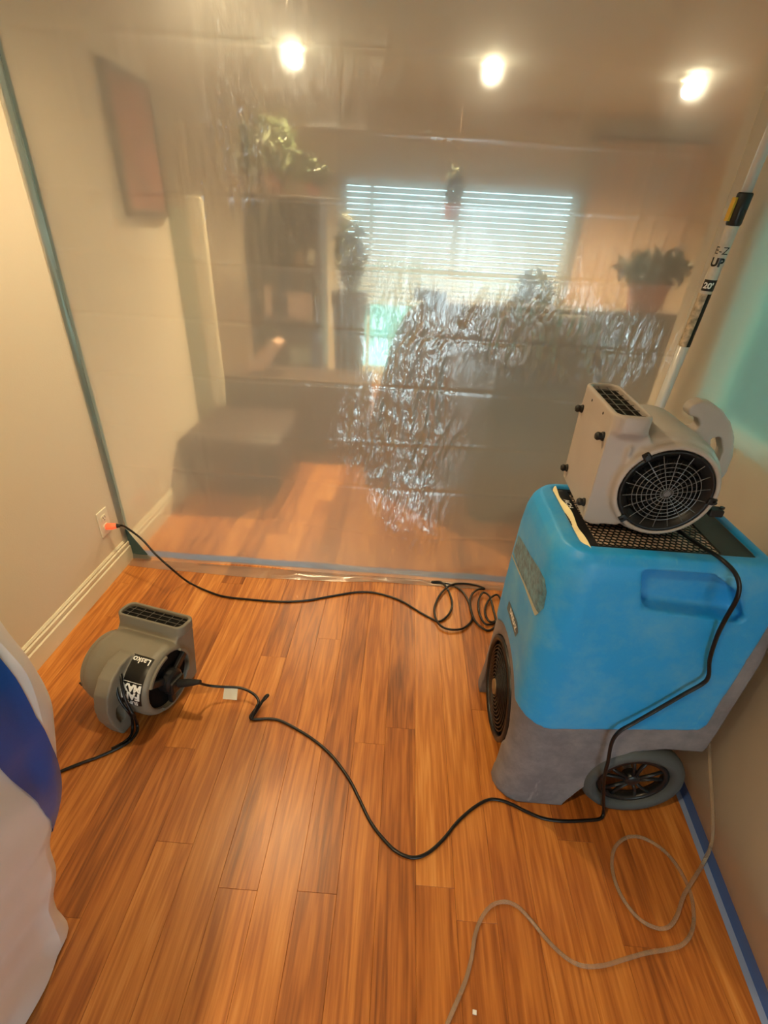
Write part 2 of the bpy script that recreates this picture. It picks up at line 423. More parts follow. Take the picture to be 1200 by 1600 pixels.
# boards, one by one, in the room in front of the film and just past it
PW = .0965
X0 = -.073-12*PW
kid = {}
ends = {6: [.527], 11: [], 12: [.93], 14: [.56], 15: [.496], 16: [1.085], 5: [.866]}
for c in range(24):
    xa, xb = X0+c*PW, X0+(c+1)*PW
    if xa < XL-.02: xa = XL-.02
    if xa > .96: break
    seam = {4: .90, 11: .527, 12: .93, 14: .56, 15: .496, 16: 1.085, 6: .866, 10: 1.36, 8: 1.25}.get(c, random.uniform(0, 1.2))
    ys = [seam+k*1.21 for k in range(-2, 4)]
    ys = [-1.2]+[y for y in ys if -1.1 < y < 2.9]+[3.0]
    for ya, yb in zip(ys, ys[1:]):
        bm = bmesh.new(); cx, cy = (xa+xb)/2, (ya+yb)/2; hx, hy = (xb-xa)/2-.0002, (yb-ya)/2-.0002
        vs = [[bm.verts.new((sx*(hx-i), sy*(hy-i), z)) for sx, sy in ((-1, -1), (1, -1), (1, 1), (-1, 1))] for i, z in ((0, -.006), (0, -.0005), (.0005, 0))]
        for A, B in zip(vs, vs[1:]):
            for k in range(4): bm.faces.new((A[k], A[(k+1) % 4], B[(k+1) % 4], B[k]))
        bm.faces.new(vs[2])
        o = from_bm('plank', bm, wood_m, floor); o.location = (cx, cy, 0)
far_floor = struct_box('floor_far', -2.6, 3.6, 3.0, 5.1, -.006, 0, m=wood_m)

wall_l = struct_box('wall_left', XL-.12, XL, -2.4, 2.75, 0, ZC, m=wall_m)
struct_box('wall_left_return', -2.6, XL-.12, 2.63, 2.75, 0, ZC, m=farwall_m)
struct_box('wall_far_left', -2.7, -2.6, 2.63, 5.1, 0, ZC, m=farwall_m)
struct_box('ceiling', -2.7, 3.6, -2.4, 5.1, ZC, ZC+.08, m=ceil_m)
# right wall with its window
WY0, WY1, WZ0, WZ1 = .70, 1.60, .90, 1.86
bm = bmesh.new()
add_box(bm, XR, XR+.14, -.75, WY0, 0, ZC); add_box(bm, XR, XR+.14, WY1, 1.9, 0, ZC)
add_box(bm, XR, XR+.14, WY0, WY1, 0, WZ0); add_box(bm, XR, XR+.14, WY0, WY1, WZ1, ZC)
tag(from_bm('wall_right', bm, wall_m), kind='structure')
bm = bmesh.new()
for b in ((XR+.03, XR+.08, WY0, WY0+.04, WZ0, WZ1), (XR+.03, XR+.08, WY1-.04, WY1, WZ0, WZ1), (XR+.03, XR+.08, WY0, WY1, WZ0, WZ0+.04),
          (XR+.03, XR+.08, WY0, WY1, WZ1-.04, WZ1), (XR+.035, XR+.075, (WY0+WY1)/2-.015, (WY0+WY1)/2+.015, WZ0, WZ1)):
    add_box(bm, *b, bev=.004)
win1 = from_bm('window_1', bm, trim_m); win1['kind'] = 'structure'
glass_m = mat('window_glass', (1, 1, 1, 1), .02, trans=1, ior=1.01)
gl_nt = glass_m.node_tree; gl_nt.nodes.clear()
_o = gl_nt.nodes.new('ShaderNodeOutputMaterial'); _t = gl_nt.nodes.new('ShaderNodeBsdfTransparent'); _t.inputs[0].default_value = (.93, .97, .96, 1)
_g = gl_nt.nodes.new('ShaderNodeBsdfGlossy'); _g.inputs['Roughness'].default_value = .02; _f = gl_nt.nodes.new('ShaderNodeFresnel'); _f.inputs[0].default_value = 1.45
_x = gl_nt.nodes.new('ShaderNodeMixShader'); gl_nt.links.new(_f.outputs[0], _x.inputs[0]); gl_nt.links.new(_t.outputs[0], _x.inputs[1]); gl_nt.links.new(_g.outputs[0], _x.inputs[2]); gl_nt.links.new(_x.outputs[0], _o.inputs[0])
teal_tint_glass_m = glass_m.copy(); teal_tint_glass_m.name = 'teal_tint_glass'; [n for n in teal_tint_glass_m.node_tree.nodes if n.type == 'BSDF_TRANSPARENT'][0].inputs[0].default_value = (.55, .97, .92, 1)  # pane tint puts the teal of the daylight into the glass
pale_glass_m = glass_m.copy(); pale_glass_m.name = 'pale_glass'; [n for n in pale_glass_m.node_tree.nodes if n.type == 'BSDF_TRANSPARENT'][0].inputs[0].default_value = (.62, .74, .75, 1)
struct_box('window_pane', XR+.052, XR+.058, WY0+.02, WY1-.02, WZ0+.02, WZ1-.02, m=teal_tint_glass_m, parent=win1)
# far room: wider than the near room, wall with the big window
struct_box('wall_far_right', 3.5, 3.6, 1.9, 5.1, 0, ZC, m=farwall_m)
struct_box('wall_right_return', XR+.14, 3.5, 1.9, 2.02, 0, ZC, m=farwall_m)
FX0, FX1, FZ0, FZ1 = -.66, 1.42, .12, 1.80
bm = bmesh.new()
add_box(bm, -2.7, FX0, YF, YF+.14, 0, ZC); add_box(bm, FX1, 3.6, YF, YF+.14, 0, ZC)
add_box(bm, FX0, FX1, YF, YF+.14, 0, FZ0); add_box(bm, FX0, FX1, YF, YF+.14, FZ1, ZC)
tag(from_bm('wall_back', bm, farwall_m), kind='structure')
bm = bmesh.new()
for b in ((FX0, FX0+.05, FZ0, FZ1), (FX1-.05, FX1, FZ0, FZ1), (FX0, FX1, FZ0, FZ0+.05), (FX0, FX1, FZ1-.05, FZ1), ((FX0+FX1)/2-.02, (FX0+FX1)/2+.02, FZ0, FZ1), (-.40, -.37, FZ0, FZ1)):
    add_box(bm, b[0], b[1], YF+.05, YF+.1, b[2], b[3], bev=.004)
win2 = from_bm('window_2', bm, trim_m); win2['kind'] = 'structure'
struct_box('window_pane', FX0+.02, FX1-.02, YF+.072, YF+.078, FZ0+.02, FZ1-.02, m=pale_glass_m, parent=win2)
# unseen rear wall; window and wider room shaped to mirror daylight in the film
struct_box('wall_right_rear', 2.45, 2.55, -2.4, -.65, 0, ZC, m=wall_m)
struct_box('wall_right_rear_return', XR+.14, 2.45, -.75, -.65, 0, ZC, m=wall_m)
BX0, BX1, BZ0, BZ1 = .10, 2.16, .08, 1.08
bm = bmesh.new(); add_box(bm, XL-.1, BX0, YB-.1, YB, 0, ZC); add_box(bm, BX1, 2.45, YB-.1, YB, 0, ZC)
add_box(bm, BX0, BX1, YB-.1, YB, BZ1, ZC); add_box(bm, BX0, BX1, YB-.1, YB, 0, BZ0)
tag(from_bm('wall_behind', bm, wall_m), kind='structure')
bm = bmesh.new()
for b in ((BX0, BX0+.05, BZ0, BZ1), (BX1-.05, BX1, BZ0, BZ1), (BX0, BX1, BZ0, BZ0+.05), (BX0, BX1, BZ1-.05, BZ1), (1.12, 1.16, BZ0, BZ1)):
    add_box(bm, b[0], b[1], YB-.08, YB-.02, b[2], b[3], bev=.004)
win3 = from_bm('window_3', bm, trim_m); win3['kind'] = 'structure'
struct_box('window_pane', BX0+.04, BX1-.04, YB-.055, YB-.05, BZ0+.04, BZ1-.04, m=glass_m, parent=win3)

# baseboards
def baseboard(name, prof, a, b, axis):
    bm = bmesh.new(); add_prism(bm, prof, a, b, axis); o = from_bm(name, bm, trim_m); o['kind'] = 'structure'; return o
bp_ = [(XL, 0), (XL+.014, 0), (XL+.014, .072), (XL+.009, .076), (XL+.011, .084), (XL+.011, .096), (XL+.006, .100), (XL+.008, .108), (XL+.003, .116), (XL, .116)]
baseboard('baseboard_left', bp_, -2.3, YS+.005, 'y')
baseboard('baseboard_left_far', bp_, YS+.005, 2.75, 'y')

# ------------------------------------------------------------------ outdoors, seen blurred through the windows
struct_box('ground_reflector', -13, 17, -15.9, -2.45, -.29, -.12, m=mat('pale_reflector', srgb(226, 224, 228), .9, var=.08, vscale=2))  # pale slab added as a reflector to brighten the film's mirror image
lawn = struct_box('ground', -14, 18, -16, 20, -.5, -.30, m=lawn_m)
def foliage(bm, cx, cy, cz, rx, ry, rz, n, s, seed):
    r = random.Random(seed)
    for _ in range(n):
        th = r.uniform(0, 2*PI); ph = math.acos(r.uniform(-1, 1)); k = r.uniform(.55, 1)
        p = Vector((cx+rx*k*math.sin(ph)*math.cos(th), cy+ry*k*math.sin(ph)*math.sin(th), cz+rz*k*math.cos(ph)))
        a = Vector((r.uniform(-1, 1), r.uniform(-1, 1), r.uniform(-.6, .6))).normalized(); b = a.cross(Vector((r.uniform(-1, 1), r.uniform(-1, 1), r.uniform(-1, 1)))).normalized()
        l = s*r.uniform(.7, 1.3)
        v = [bm.verts.new(p+q) for q in (-a*l, b*l*.35, a*l, -b*l*.35)]
        bm.faces.new(v)
bm = bmesh.new(); add_box(bm, 4.1, 4.7, -1.6, 4.2, -.3, 1.9, bev=.1); foliage(bm, 4.2, 1.3, .9, .6, 3.0, 1.3, 4500, .08, 1)
tag(from_bm('hedge', bm, hedge_m), 'green garden hedge glimpsed through the side window film', 'hedge')
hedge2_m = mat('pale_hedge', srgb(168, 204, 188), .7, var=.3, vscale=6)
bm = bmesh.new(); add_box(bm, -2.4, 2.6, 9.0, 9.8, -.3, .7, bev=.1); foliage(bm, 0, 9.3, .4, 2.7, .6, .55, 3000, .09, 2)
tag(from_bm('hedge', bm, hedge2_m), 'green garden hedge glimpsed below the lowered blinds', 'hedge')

# ------------------------------------------------------------------ far room furnishings
# blinds
bl = thing('window_blinds', 'pale horizontal slat blinds lowered over the far window', 'blinds', (.35, YF-.05, 1.78))
slat = bmesh.new(); add_box(slat, -1.03, 1.03, -.024, .024, -.0012, .0012)
bmesh.ops.rotate(slat, verts=slat.verts[:], cent=(0, 0, 0), matrix=Matrix.Rotation(math.radians(47), 3, 'X'))
o0 = from_bm('slat', slat, blind_m, bl); o0.location = (0, 0, -.05)
for k in range(1, 22):
    c = o0.copy(); C.objects.link(c); c.location = (0, 0, -.05-.043*k)
bm = bmesh.new(); add_box(bm, -1.04, 1.04, -.03, .03, -.02, .03, bev=.004); from_bm('head_rail', bm, blind_m, bl)
bm = bmesh.new(); add_box(bm, -1.03, 1.03, -.02, .02, -1.0, -.98, bev=.004); from_bm('bottom_rail', bm, blind_m, bl)
for x in (-.7, 0, .7):
    bm = bmesh.new(); add_cyl(bm, (x, 0, -1.0), (x, 0, 0), .002, seg=6); from_bm('lift_cord', bm, blind_m, bl)

# picture on the left wall
pic = thing('wall_picture', 'red brown picture in a dark frame high on the left wall behind the film', 'picture', (XL, 2.3, 1.64))
# the wall runs on to 2.75 and the picture hangs near its end
bm = bmesh.new(); add_box(bm, .003, .02, -.02+.07, .405, -.22, .235); from_bm('canvas', bm, redpic_m, pic)
bm = bmesh.new()
for b in ((.03, .425, -.245, -.22), (.03, .425, .235, .26), (.03, .055, -.245, .26), (.40, .425, -.245, .26)):
    add_box(bm, .002, .03, b[0], b[1], b[2], b[3], bev=.003)
from_bm('picture_frame', bm, darkwood_m, pic)
pic.location.y = 2.30

# tall pale panel past the end of the left wall
bm = bmesh.new(); add_box(bm, XL-.28, XL+.02, 3.08, 3.13, 0, 1.44, bev=.012)
pn = thing('folding_screen', 'tall pale green panel standing just past the end of the left wall', 'screen', (0, 0, 0))
from_bm('screen_panel', bm, teal_m, pn)
bm = bmesh.new(); add_box(bm, XL-.02, XL+.06, 3.04, 3.10, 0, 1.50, bev=.012); from_bm('screen_post', bm, trim_m, pn)

# shelf unit with pots and boxes
SX0, SX1, SY, SD = -1.10, -.60, 3.55, .30
sh = thing('shelf_unit', 'dark open shelf unit with plants, jars and boxes beside the far window', 'shelf', (0, 0, 0))
for x in (SX0, SX1-.03):
    bm = bmesh.new(); add_box(bm, x, x+.03, SY, SY+SD, 0, 1.56, bev=.003); from_bm('side_panel', bm, darkwood_m, sh)
SZ = (.12, .48, .80, 1.12, 1.53)
for z in SZ:
    bm = bmesh.new(); add_box(bm, SX0+.03, SX1-.03, SY, SY+SD, z, z+.025, bev=.003); from_bm('shelf_board', bm, darkwood_m, sh)
bm = bmesh.new(); add_box(bm, SX0+.03, SX1-.03, SY+SD-.012, SY+SD, .0, 1.53); from_bm('back_panel', bm, darkwood_m, sh)
def box_thing(name, label, cat, x0, x1, y0, y1, z0, z1, m, group=None):
    bm = bmesh.new(); add_box(bm, x0, x1, y0, y1, z0, z1, bev=.006)
    return tag(from_bm(name, bm, m), label, cat, group)
box_thing('storage_box', 'pinkish box on the middle shelf of the dark shelf unit, right', 'box', -.84, -.66, SY+.02, SY+.22, .825, .99, book_m)
box_thing('storage_box', 'slim upright pinkish folder on the middle shelf, left', 'folder', -1.0, -.95, SY+.02, SY+.22, .825, 1.03, book_m)
box_thing('storage_box', 'greyish green box on the low shelf of the dark shelf unit', 'box', -.84, -.68, SY+.02, SY+.22, .505, .63, teal_m)
def jar(x, z, r, h, label, m):
    t = thing('jar', label, 'jar', (x, SY+.1, z))
    bm = bmesh.new(); add_lathe(bm, [(0, 0), (r, 0), (r*1.05, h*.5), (r*.9, h*.85), (r*.6, h), (0, h)], Matrix(), 20); from_bm('jar_body', bm, m, t, True)
    bm = bmesh.new(); add_lathe(bm, [(0, h), (r*.65, h), (r*.65, h*1.14), (0, h*1.14)], Matrix(), 20); from_bm('lid', bm, darkwood_m, t)
jar(-.75, 1.145, .035, .10, 'amber jar on the second shelf from the top, left of the white jug', amber_m)
jar(-.67, 1.145, .035, .12, 'pale jug on the second shelf from the top, at the right end', plate_m)
jar(-.92, 1.145, .05, .16, 'dark squat jar on the second shelf from the top, at the left', darkwood_m)
def plant(name, label, x, y, z, pr_, ph, fr, n, ls, seed, potm, dz=0, cat='plant'):
    t = thing(name, label, cat, (x, y, z))
    bm = bmesh.new(); add_lathe(bm, [(0, 0), (pr_*.75, 0), (pr_, ph*.9), (pr_*1.08, ph*.9), (pr_*1.08, ph), (pr_*.9, ph), (pr_*.85, ph*.8), (0, ph*.8)], Matrix(), 20)
    from_bm('pot', bm, potm, t, False)
    bm = bmesh.new(); foliage(bm, 0, 0, ph+fr[2]*.7+dz, fr[0], fr[1], fr[2], n, ls, seed); tag(from_bm('foliage', bm, leaf_m, t), kind='stuff')
    bm = bmesh.new()
    for k in range(5):
        a = k*1.3; add_tube(bm, catmull([(0, 0, ph*.8), (fr[0]*.3*math.cos(a), fr[1]*.3*math.sin(a), ph+fr[2]*.5), (fr[0]*.6*math.cos(a), fr[1]*.6*math.sin(a), ph+fr[2])], 4), .004, 5)
    from_bm('stem', bm, leaf_m, t)
    return t
plant('trailing_plant', 'large leafy green plant on top of the dark shelf unit', -.93, SY+.14, 1.555, .09, .12, (.22, .15, .2), 420, .045, 3, terra_m, dz=-.05)
plant('potted_plant', 'smaller green plant at the right end of the shelf top by the blinds', -.66, SY+.13, 1.555, .05, .07, (.10, .12, .08), 160, .035, 4, terra_m)
plant('potted_plant', 'green plant drooping beside the left edge of the far window', -.42, SY+.16, 0, .12, 1.0, (.10, .14, .26), 260, .045, 5, darkwood_m, dz=.05)

# hanging plant in front of the blinds
hp = plant('hanging_plant', 'small green plant in a reddish pot hanging before the blinds', .235, 3.6, 1.47, .05, .09, (.055, .055, .12), 160, .03, 6, terra_m)
bm = bmesh.new()
for a in (0, 2.1, 4.2): add_cyl(bm, (.05*math.cos(a), .05*math.sin(a), .09), (0, 0, .40), .002, seg=5)
add_cyl(bm, (0, 0, .40), (0, 0, ZC-1.47), .002, seg=5); from_bm('hanger_cord', bm, darkwood_m, hp)

# dark bench low on the left
bn = thing('ottoman', 'low dark brown padded ottoman against the end of the left wall', 'ottoman', (0, 0, 0))
bm = bmesh.new(); add_box(bm, XL+.02, -.66, 2.42, 3.0, .06, .26, bev=.03, seg=3); from_bm('base', bm, brown_m, bn, True)
bm = bmesh.new(); add_box(bm, XL+.01, -.65, 2.41, 3.01, .26, .36, bev=.035, seg=3); from_bm('cushion', bm, brown_m, bn, True)
for x in (XL+.08, -.72):
    for y in (2.48, 2.94):
        bm = bmesh.new(); add_cyl(bm, (x, y, 0), (x, y, .07), .02, .026, 12); from_bm('leg', bm, darkwood_m, bn)
dk = thing('low_cabinet', 'dark low cabinet below the shelves behind the brown ottoman', 'cabinet', (0, 0, 0))
bm = bmesh.new(); add_box(bm, -1.20, -.22, 3.12, 3.46, .03, .52, bev=.008); from_bm('cabinet_body', bm, darkwood_m, dk)
for k in range(3):
    bm = bmesh.new(); add_box(bm, -1.18+.325*k, -.87+.325*k, 3.10, 3.125, .06, .49, bev=.004); d = from_bm('door', bm, darkwood_m, dk)
    bm = bmesh.new(); add_cyl(bm, (-.9+.325*k, 3.10, .3), (-.9+.325*k, 3.08, .3), .01, seg=10); from_bm('knob', bm, alum_m, d)
bm = bmesh.new(); add_prism(bm, [(0, 0), (.15, .02), (.27, .20), (.22, .22), (.02, .06)], 0, .14, 'y')
o = tag(from_bm('folded_towel', bm, book_m), 'tilted pinkish white folded cloth on the low dark cabinet', 'cloth'); o.location = (-1.08, 3.2, .52)

# big dark brown sofa seen from behind and the side
sf = thing('sofa', 'large dark brown sofa with a tall rounded back seen through the film', 'sofa', (0, 0, 0))
bm = bmesh.new()
prof = [(-.215, .04), (1.75, .08), (1.75, 1.02), (1.70, 1.09), (.16, 1.08), (.04, 1.05), (-.04, .95), (-.10, .75), (-.17, .45)]
add_prism(bm, prof, 2.70, 2.95, 'y'); bmesh.ops.bevel(bm, geom=bm.edges[:], offset=.03, segments=3, affect='EDGES')
from_bm('sofa_back', bm, brown_m, sf, True)
bm = bmesh.new(); add_box(bm, .10, 1.72, 2.94, 3.75, .08, .46, bev=.05, seg=3); from_bm('seat_cushion', bm, brown_m, sf, True)
for x in (-.12, 1.56):
    bm = bmesh.new(); add_box(bm, x, x+.2, 2.93, 3.8, .08, .66, bev=.05, seg=3); from_bm('armrest', bm, brown_m, sf, True)
for x in (-.08, 1.68):
    for y in (2.76, 3.7):
        bm = bmesh.new(); add_cyl(bm, (x, y, 0), (x, y, .09), .022, .03, 12); from_bm('leg', bm, darkwood_m, sf)
# padded footstool block in front on the right, dark too
ch = thing('storage_chest', 'long dark brown chest standing right behind the film, right of the sofa corner', 'chest', (0, 0, 0))
bm = bmesh.new(); add_box(bm, .42, 1.75, 2.32, 2.66, .03, .44, bev=.02, seg=2); from_bm('chest_body', bm, brown_m, ch)
bm = bmesh.new(); add_box(bm, .41, 1.76, 2.31, 2.67, .44, .50, bev=.02, seg=2); from_bm('lid', bm, darkwood_m, ch)
for x in (.47, 1.68):
    bm = bmesh.new(); add_box(bm, x, x+.05, 2.35, 2.63, 0, .035); from_bm('foot', bm, darkwood_m, ch)
bm = bmesh.new(); add_box(bm, 0, .17, 0, .12, 0, .055, bev=.01)
o = tag(from_bm('small_speaker', bm, black_m), 'small black box lying on the sofa back at its left corner', 'box'); o.location = (.03, 2.76, 1.082)
plant('potted_plant', 'leafy plant in a terracotta pot on the sofa back at right', 1.25, 2.83, 1.088, .10, .14, (.19, .10, .09), 200, .05, 8, terra_m)
plant('potted_plant', 'bushy yellow green plant behind the sofa left of the terracotta pot', .98, 4.2, 0, .13, .85, (.16, .16, .2), 220, .06, 9, darkwood_m)

# curtain strip on the far wall, right of the window
cur = thing('curtain', 'beige curtain hanging right of the far window', 'curtain', (0, 0, 0))
nx = 90; xs = np.linspace(1.44, 2.3, nx); zs = np.linspace(.05, 2.1, 12)
Xg, Zg = np.meshgrid(xs, zs); Yg = 4.88+.03*np.sin(Xg*46)
grid_mesh('drape', Xg, Yg, Zg, mat('curtain_cloth', srgb(214, 190, 168), .85), cur)
bm = bmesh.new(); add_cyl(bm, (1.38, 4.9, 2.12), (2.36, 4.9, 2.12), .012, seg=12); from_bm('curtain_rod', bm, darkwood_m, cur)
for x in (1.42, 2.3):
    bm = bmesh.new(); add_box(bm, x, x+.02, 4.89, YF, 2.11, 2.13); from_bm('bracket', bm, darkwood_m, cur)

# ------------------------------------------------------------------ ceiling lamps
def ceiling_lamp(x, y, label, energy, r=.045, group=None, drop=.03):
    t = thing('ceiling_lamp', label, 'lamp', (x, y, ZC), group)
    bm = bmesh.new(); add_lathe(bm, [(.075, 0), (.075, -.012), (.06, -.016), (.05, -.008), (.05, 0)], Matrix(), 32, closed=True); from_bm('trim_ring', bm, trim_m, t)
    bm = bmesh.new(); add_lathe(bm, [(0, 0), (.022, 0), (.022, -.02), (r*.75, -.035), (r, -.060), (r*.8, -.085), (r*.4, -.098), (0, -.10)], Matrix(), 24)
    from_bm('bulb', bm, bulb_m, t, True)
    l = lamp_light('SPOT', 'lamp_glow', (0, 0, -.125), energy, WARM, .025); l.parent = t; l.data.spot_size = math.radians(150); l.data.spot_blend = .9
    return t
for (x, y), lab in zip(((-.72, 3.52), (.378, 3.62), (1.54, 3.72)), ('leftmost of the three glowing ceiling lamps behind the film', 'middle of the three glowing ceiling lamps behind the film', 'rightmost of the three glowing ceiling lamps behind the film')):
    ceiling_lamp(x, y, lab, 140)
ceiling_lamp(-.58, 1.60, 'warm ceiling lamp in front of the film, near the left wall', 44)
ceiling_lamp(-.62, -.15, 'added warm fill lamp behind the photographer', 58)  # unseen lamp put in to brighten the near left wall

# ------------------------------------------------------------------ back film
def film_back():
    nx, nz = 330, 340
    xs = np.linspace(XL+.002, .955, nx); zs = np.linspace(.002, ZC, nz); X, Z = np.meshgrid(xs, zs)
    D = .018*(vnoise(X*1.6+4, Z*1.1, 3)-.5)+.010*(vnoise(X*4, Z*2.2, 5)-.5)
    # packing creases: nearly level lines and a few upright ones
    for zc, a in ((.244, .0022), (.469, .0030), (.665, .0026), (.878, .0036), (1.078, .0030), (1.281, .0024), (1.468, .0028), (1.64, .002), (1.83, .0026), (2.04, .002)):
        zz = zc+.008*np.sin(X*2+zc*9)
        D += 1.0*a*np.exp(-np.abs(Z-zz)/.004)*np.sign(math.sin(zc*40))
    for xc, a in ((-1.02, .0012), (-.80, .0014), (-.51, .0016), (-.24, .0014), (-.02, .0012), (.21, .0016), (.46, .0016), (.70, .0016)):
        D += .5*a*np.exp(-np.abs(X-xc-.004*np.sin(Z*7))/.005)
    # crumpled zones
    m1 = np.maximum.reduce([blob(X, Z, -.01, .68, .24, .22, .1), blob(X, Z, .05, .40, .14, .26, .45), blob(X, Z, .55, 1.08, .42, .15, -.05), blob(X, Z, .02, .95, .17, .24)])
    m1 = m1*np.clip(1.25-1.1*blob(X, Z, .34, .86, .10, .26, .75), 0, 1)*np.clip(1-.9*blob(X, Z, .62, 1.0, .035, .18, .7), 0, 1)
    a = math.radians(80); U_ = X*math.cos(a)+Z*math.sin(a); V_ = -X*math.sin(a)+Z*math.cos(a)
    cr = ridged(U_*7+.8*vnoise(X*6, Z*6, 9), V_*40+1.8*vnoise(X*8, Z*8, 2), 21, 3)
    D += m1*.0120*(cr-.6)
    D += m1*.0045*(ridged(X*22+2*Z, Z*9, 33, 2)-.6)
    m2 = np.maximum.reduce([blob(X, Z, -.54, 1.62, .11, .20, 0), blob(X, Z, -.46, 1.88, .16, .22)*.6, blob(X, Z, -.70, 1.50, .06, .16)*.7])
    D += m2*.0110*(ridged(X*24+1.5*vnoise(X*8, Z*5, 8), Z*5, 44, 2)-.6)
    m3 = np.clip(1-m1-m2, 0, 1)
    D += m3*.0028*(ridged(X*13, Z*4.0, 55, 2)-.5)
    D += .055*np.exp(-((Z-.20)/.26)**2)*np.exp(-((X-.05)/.30)**2)*np.clip(Z/.06, 0, 1)
    m4 = blob(X, Z, -.92, .45, .22, .3)*.5
    D += m4*.006*(ridged(X*16, Z*6, 66, 2)-.5)
    # hem curls forward onto the floor a little
    Y = YS-D*1.0-.02*np.exp(-Z/.03)*(.6+.8*vnoise(X*5, Z*0, 7))
    Y += .03*np.clip((X-.85)/.1, 0, 1)**2*0
    t = thing('plastic_sheet', 'translucent crumpled plastic sheet hung across the room in front of the lamps', 'plastic sheet', (0, 0, 0))
    fo = grid_mesh('film', X, Y, Z, film_m, t)
    att = fo.data.attributes.new('crumple', 'FLOAT', 'POINT'); att.data.foreach_set('value', np.clip(m1+m2*.8, 0, 1).ravel())
    # flap lying on the floor
    xs = np.linspace(XL+.02, .93, 160); ks = np.linspace(0, 1, 8); Xf, K = np.meshgrid(xs, ks)
    wv = .035+.05*vnoise(Xf*3.1, Xf*0, 12)*np.clip((.6-Xf)/.8, .2, 1)
    Yf = YS-.026-wv*K+.004; Zf = .0025+.012*vnoise(Xf*14, K*2, 4)*np.sin(K*PI)+.001
    tag(grid_mesh('film_hem', Xf, Yf, Zf, film_m, t), 'plastic hem lying forward on the floor')
film_back()

# tape along the left wall and along the floor
tp = thing('wall_tape', 'faded blue tape holding the sheet edge upright on the left wall', 'tape', (0, 0, 0))
n = 60; zs = np.linspace(.12, ZC, n)
wob = .006*vnoise(zs*3, zs*0, 3)
Zt, K = np.meshgrid(zs, np.array([0, 1.])); 
Yt = YS-.034+K*.05+np.tile(wob, (2, 1)); Xt = XL+.0025+0*K+.001*vnoise(Zt*9, K, 1)
o = grid_mesh('tape_strip', Xt, Yt, Zt, mat('tape_teal', srgb(92, 128, 132), .5), tp)
m_ = o.modifiers.new('t', 'SOLIDIFY'); m_.thickness = .001
# film edge lapping over the left wall, in front of the tape
xs = np.linspace(0, 1, 5); zs = np.linspace(.10, ZC, 80); Kx, Zx = np.meshgrid(xs, zs)
Yx = YS-.002-Kx*(.042+.010*vnoise(Zx*2.3, Zx*0, 5)); Xx = XL+.006+.010*vnoise(Zx*6, Kx*2, 6)*np.sin(Kx*PI)
tag(grid_mesh('film_edge', Xx, Yx, Zx, film_m, tp), 'loose film edge over the tape')
bm = bmesh.new(); pts = [(XL+.02+i*.06, YS+.006+.002*math.sin(i)) for i in range(36)]
b = bmesh.new()
for (xa, ya), (xb, yb) in zip(pts, pts[1:]):
    v = [bm.verts.new(p) for p in ((xa, ya, .0012), (xb, yb, .0012), (xb, yb+.045, .0012), (xa, ya+.045, .0012))]; bm.faces.new(v)
bmesh.ops.remove_doubles(bm, verts=bm.verts[:], dist=1e-5)
b.free(); o = from_bm('floor_tape', bm, tape_m); m_ = o.modifiers.new('t', 'SOLIDIFY'); m_.thickness = .0008
tag(o, 'blue tape strip on the floor along the foot of the back plastic sheet', 'tape')
# crumpled tape corner bottom left
bm = bmesh.new()
add_prism(bm, [(XL+.002, .0015), (XL+.10, .0015), (XL+.07, .05), (XL+.012, .16), (XL+.002, .16)], YS-.014, YS-.011, 'y')
o = tag(from_bm('corner_tape', bm, mat('tape_teal_dark', srgb(64, 98, 104), .5)), 'dark teal tape patch in the left corner below the outlet', 'tape')

# ------------------------------------------------------------------ side film on the right
def xr_at(y): return float(np.interp(y, [-1.0, .37, .84, 1.80], [.80, .868, .914, .950]))
def film_right():
    ny, nz = 240, 200
    ys = np.linspace(-.6, YS-.004, ny); zs = np.linspace(.002, ZC, nz); Yg, Zg = np.meshgrid(ys, zs)
    Xb = np.interp(Yg, [-1.0, .37, .84, 1.80], [.80, .868, .914, .950])
    k = np.clip(Zg/.35, 0, 1)
    X = Xb*(1-k)+np.maximum(Xb, .950-.03*np.clip((1.0-Yg), 0, 1))*k
    D = .012*(vnoise(Yg*2, Zg*1.3, 31)-.5)+.002*(ridged(Yg*9, Zg*2.4, 35, 2)-.5)
    for zc in (.45, .93, 1.42, 1.9): D += .0014*np.exp(-np.abs(Zg-zc-.006*np.sin(Yg*5))/.006)
    for yc in (.3, .95, 1.35): D += .0016*np.exp(-np.abs(Yg-yc)/.006)
    D += .006*blob(Yg, Zg, 1.25, 1.25, .2, .3, .3)*(ridged(Yg*12+Zg*8, Zg*5, 37, 2)-.5)
    X = X-D*np.clip(Zg/.05, 0, 1)-.0
    t = thing('plastic_sheet', 'smoother plastic sheet covering the right wall and its greenish window', 'plastic sheet', (0, 0, 0))
    grid_mesh('film', X, Yg, Zg, film_r_m, t)
film_right()
# blue tape on floor and wall foot beneath the right film
bluer_m = mat('blue_tape', srgb(70, 104, 176), .5)
t = thing('floor_tape', 'wide blue tape along the foot of the right wall under the film', 'tape', (0, 0, 0))
ys = np.linspace(-.5, 1.72, 60)
def strip(name, f0, f1, m):
    bm = bmesh.new(); A = [bm.verts.new(f0(y)) for y in ys]; B = [bm.verts.new(f1(y)) for y in ys]
    for i in range(len(ys)-1): bm.faces.new((A[i], A[i+1], B[i+1], B[i]))
    o = from_bm(name, bm, m, t); q = o.modifiers.new('t', 'SOLIDIFY'); q.thickness = .0006; return o
strip('tape_strip', lambda y: (xr_at(y)-.020, y, .0022), lambda y: (xr_at(y)-.004, y, .003), tape_fade_m)
strip('tape_strip', lambda y: (xr_at(y)-.004, y, .003), lambda y: (xr_at(y)-.003, y, .042), bluer_m)

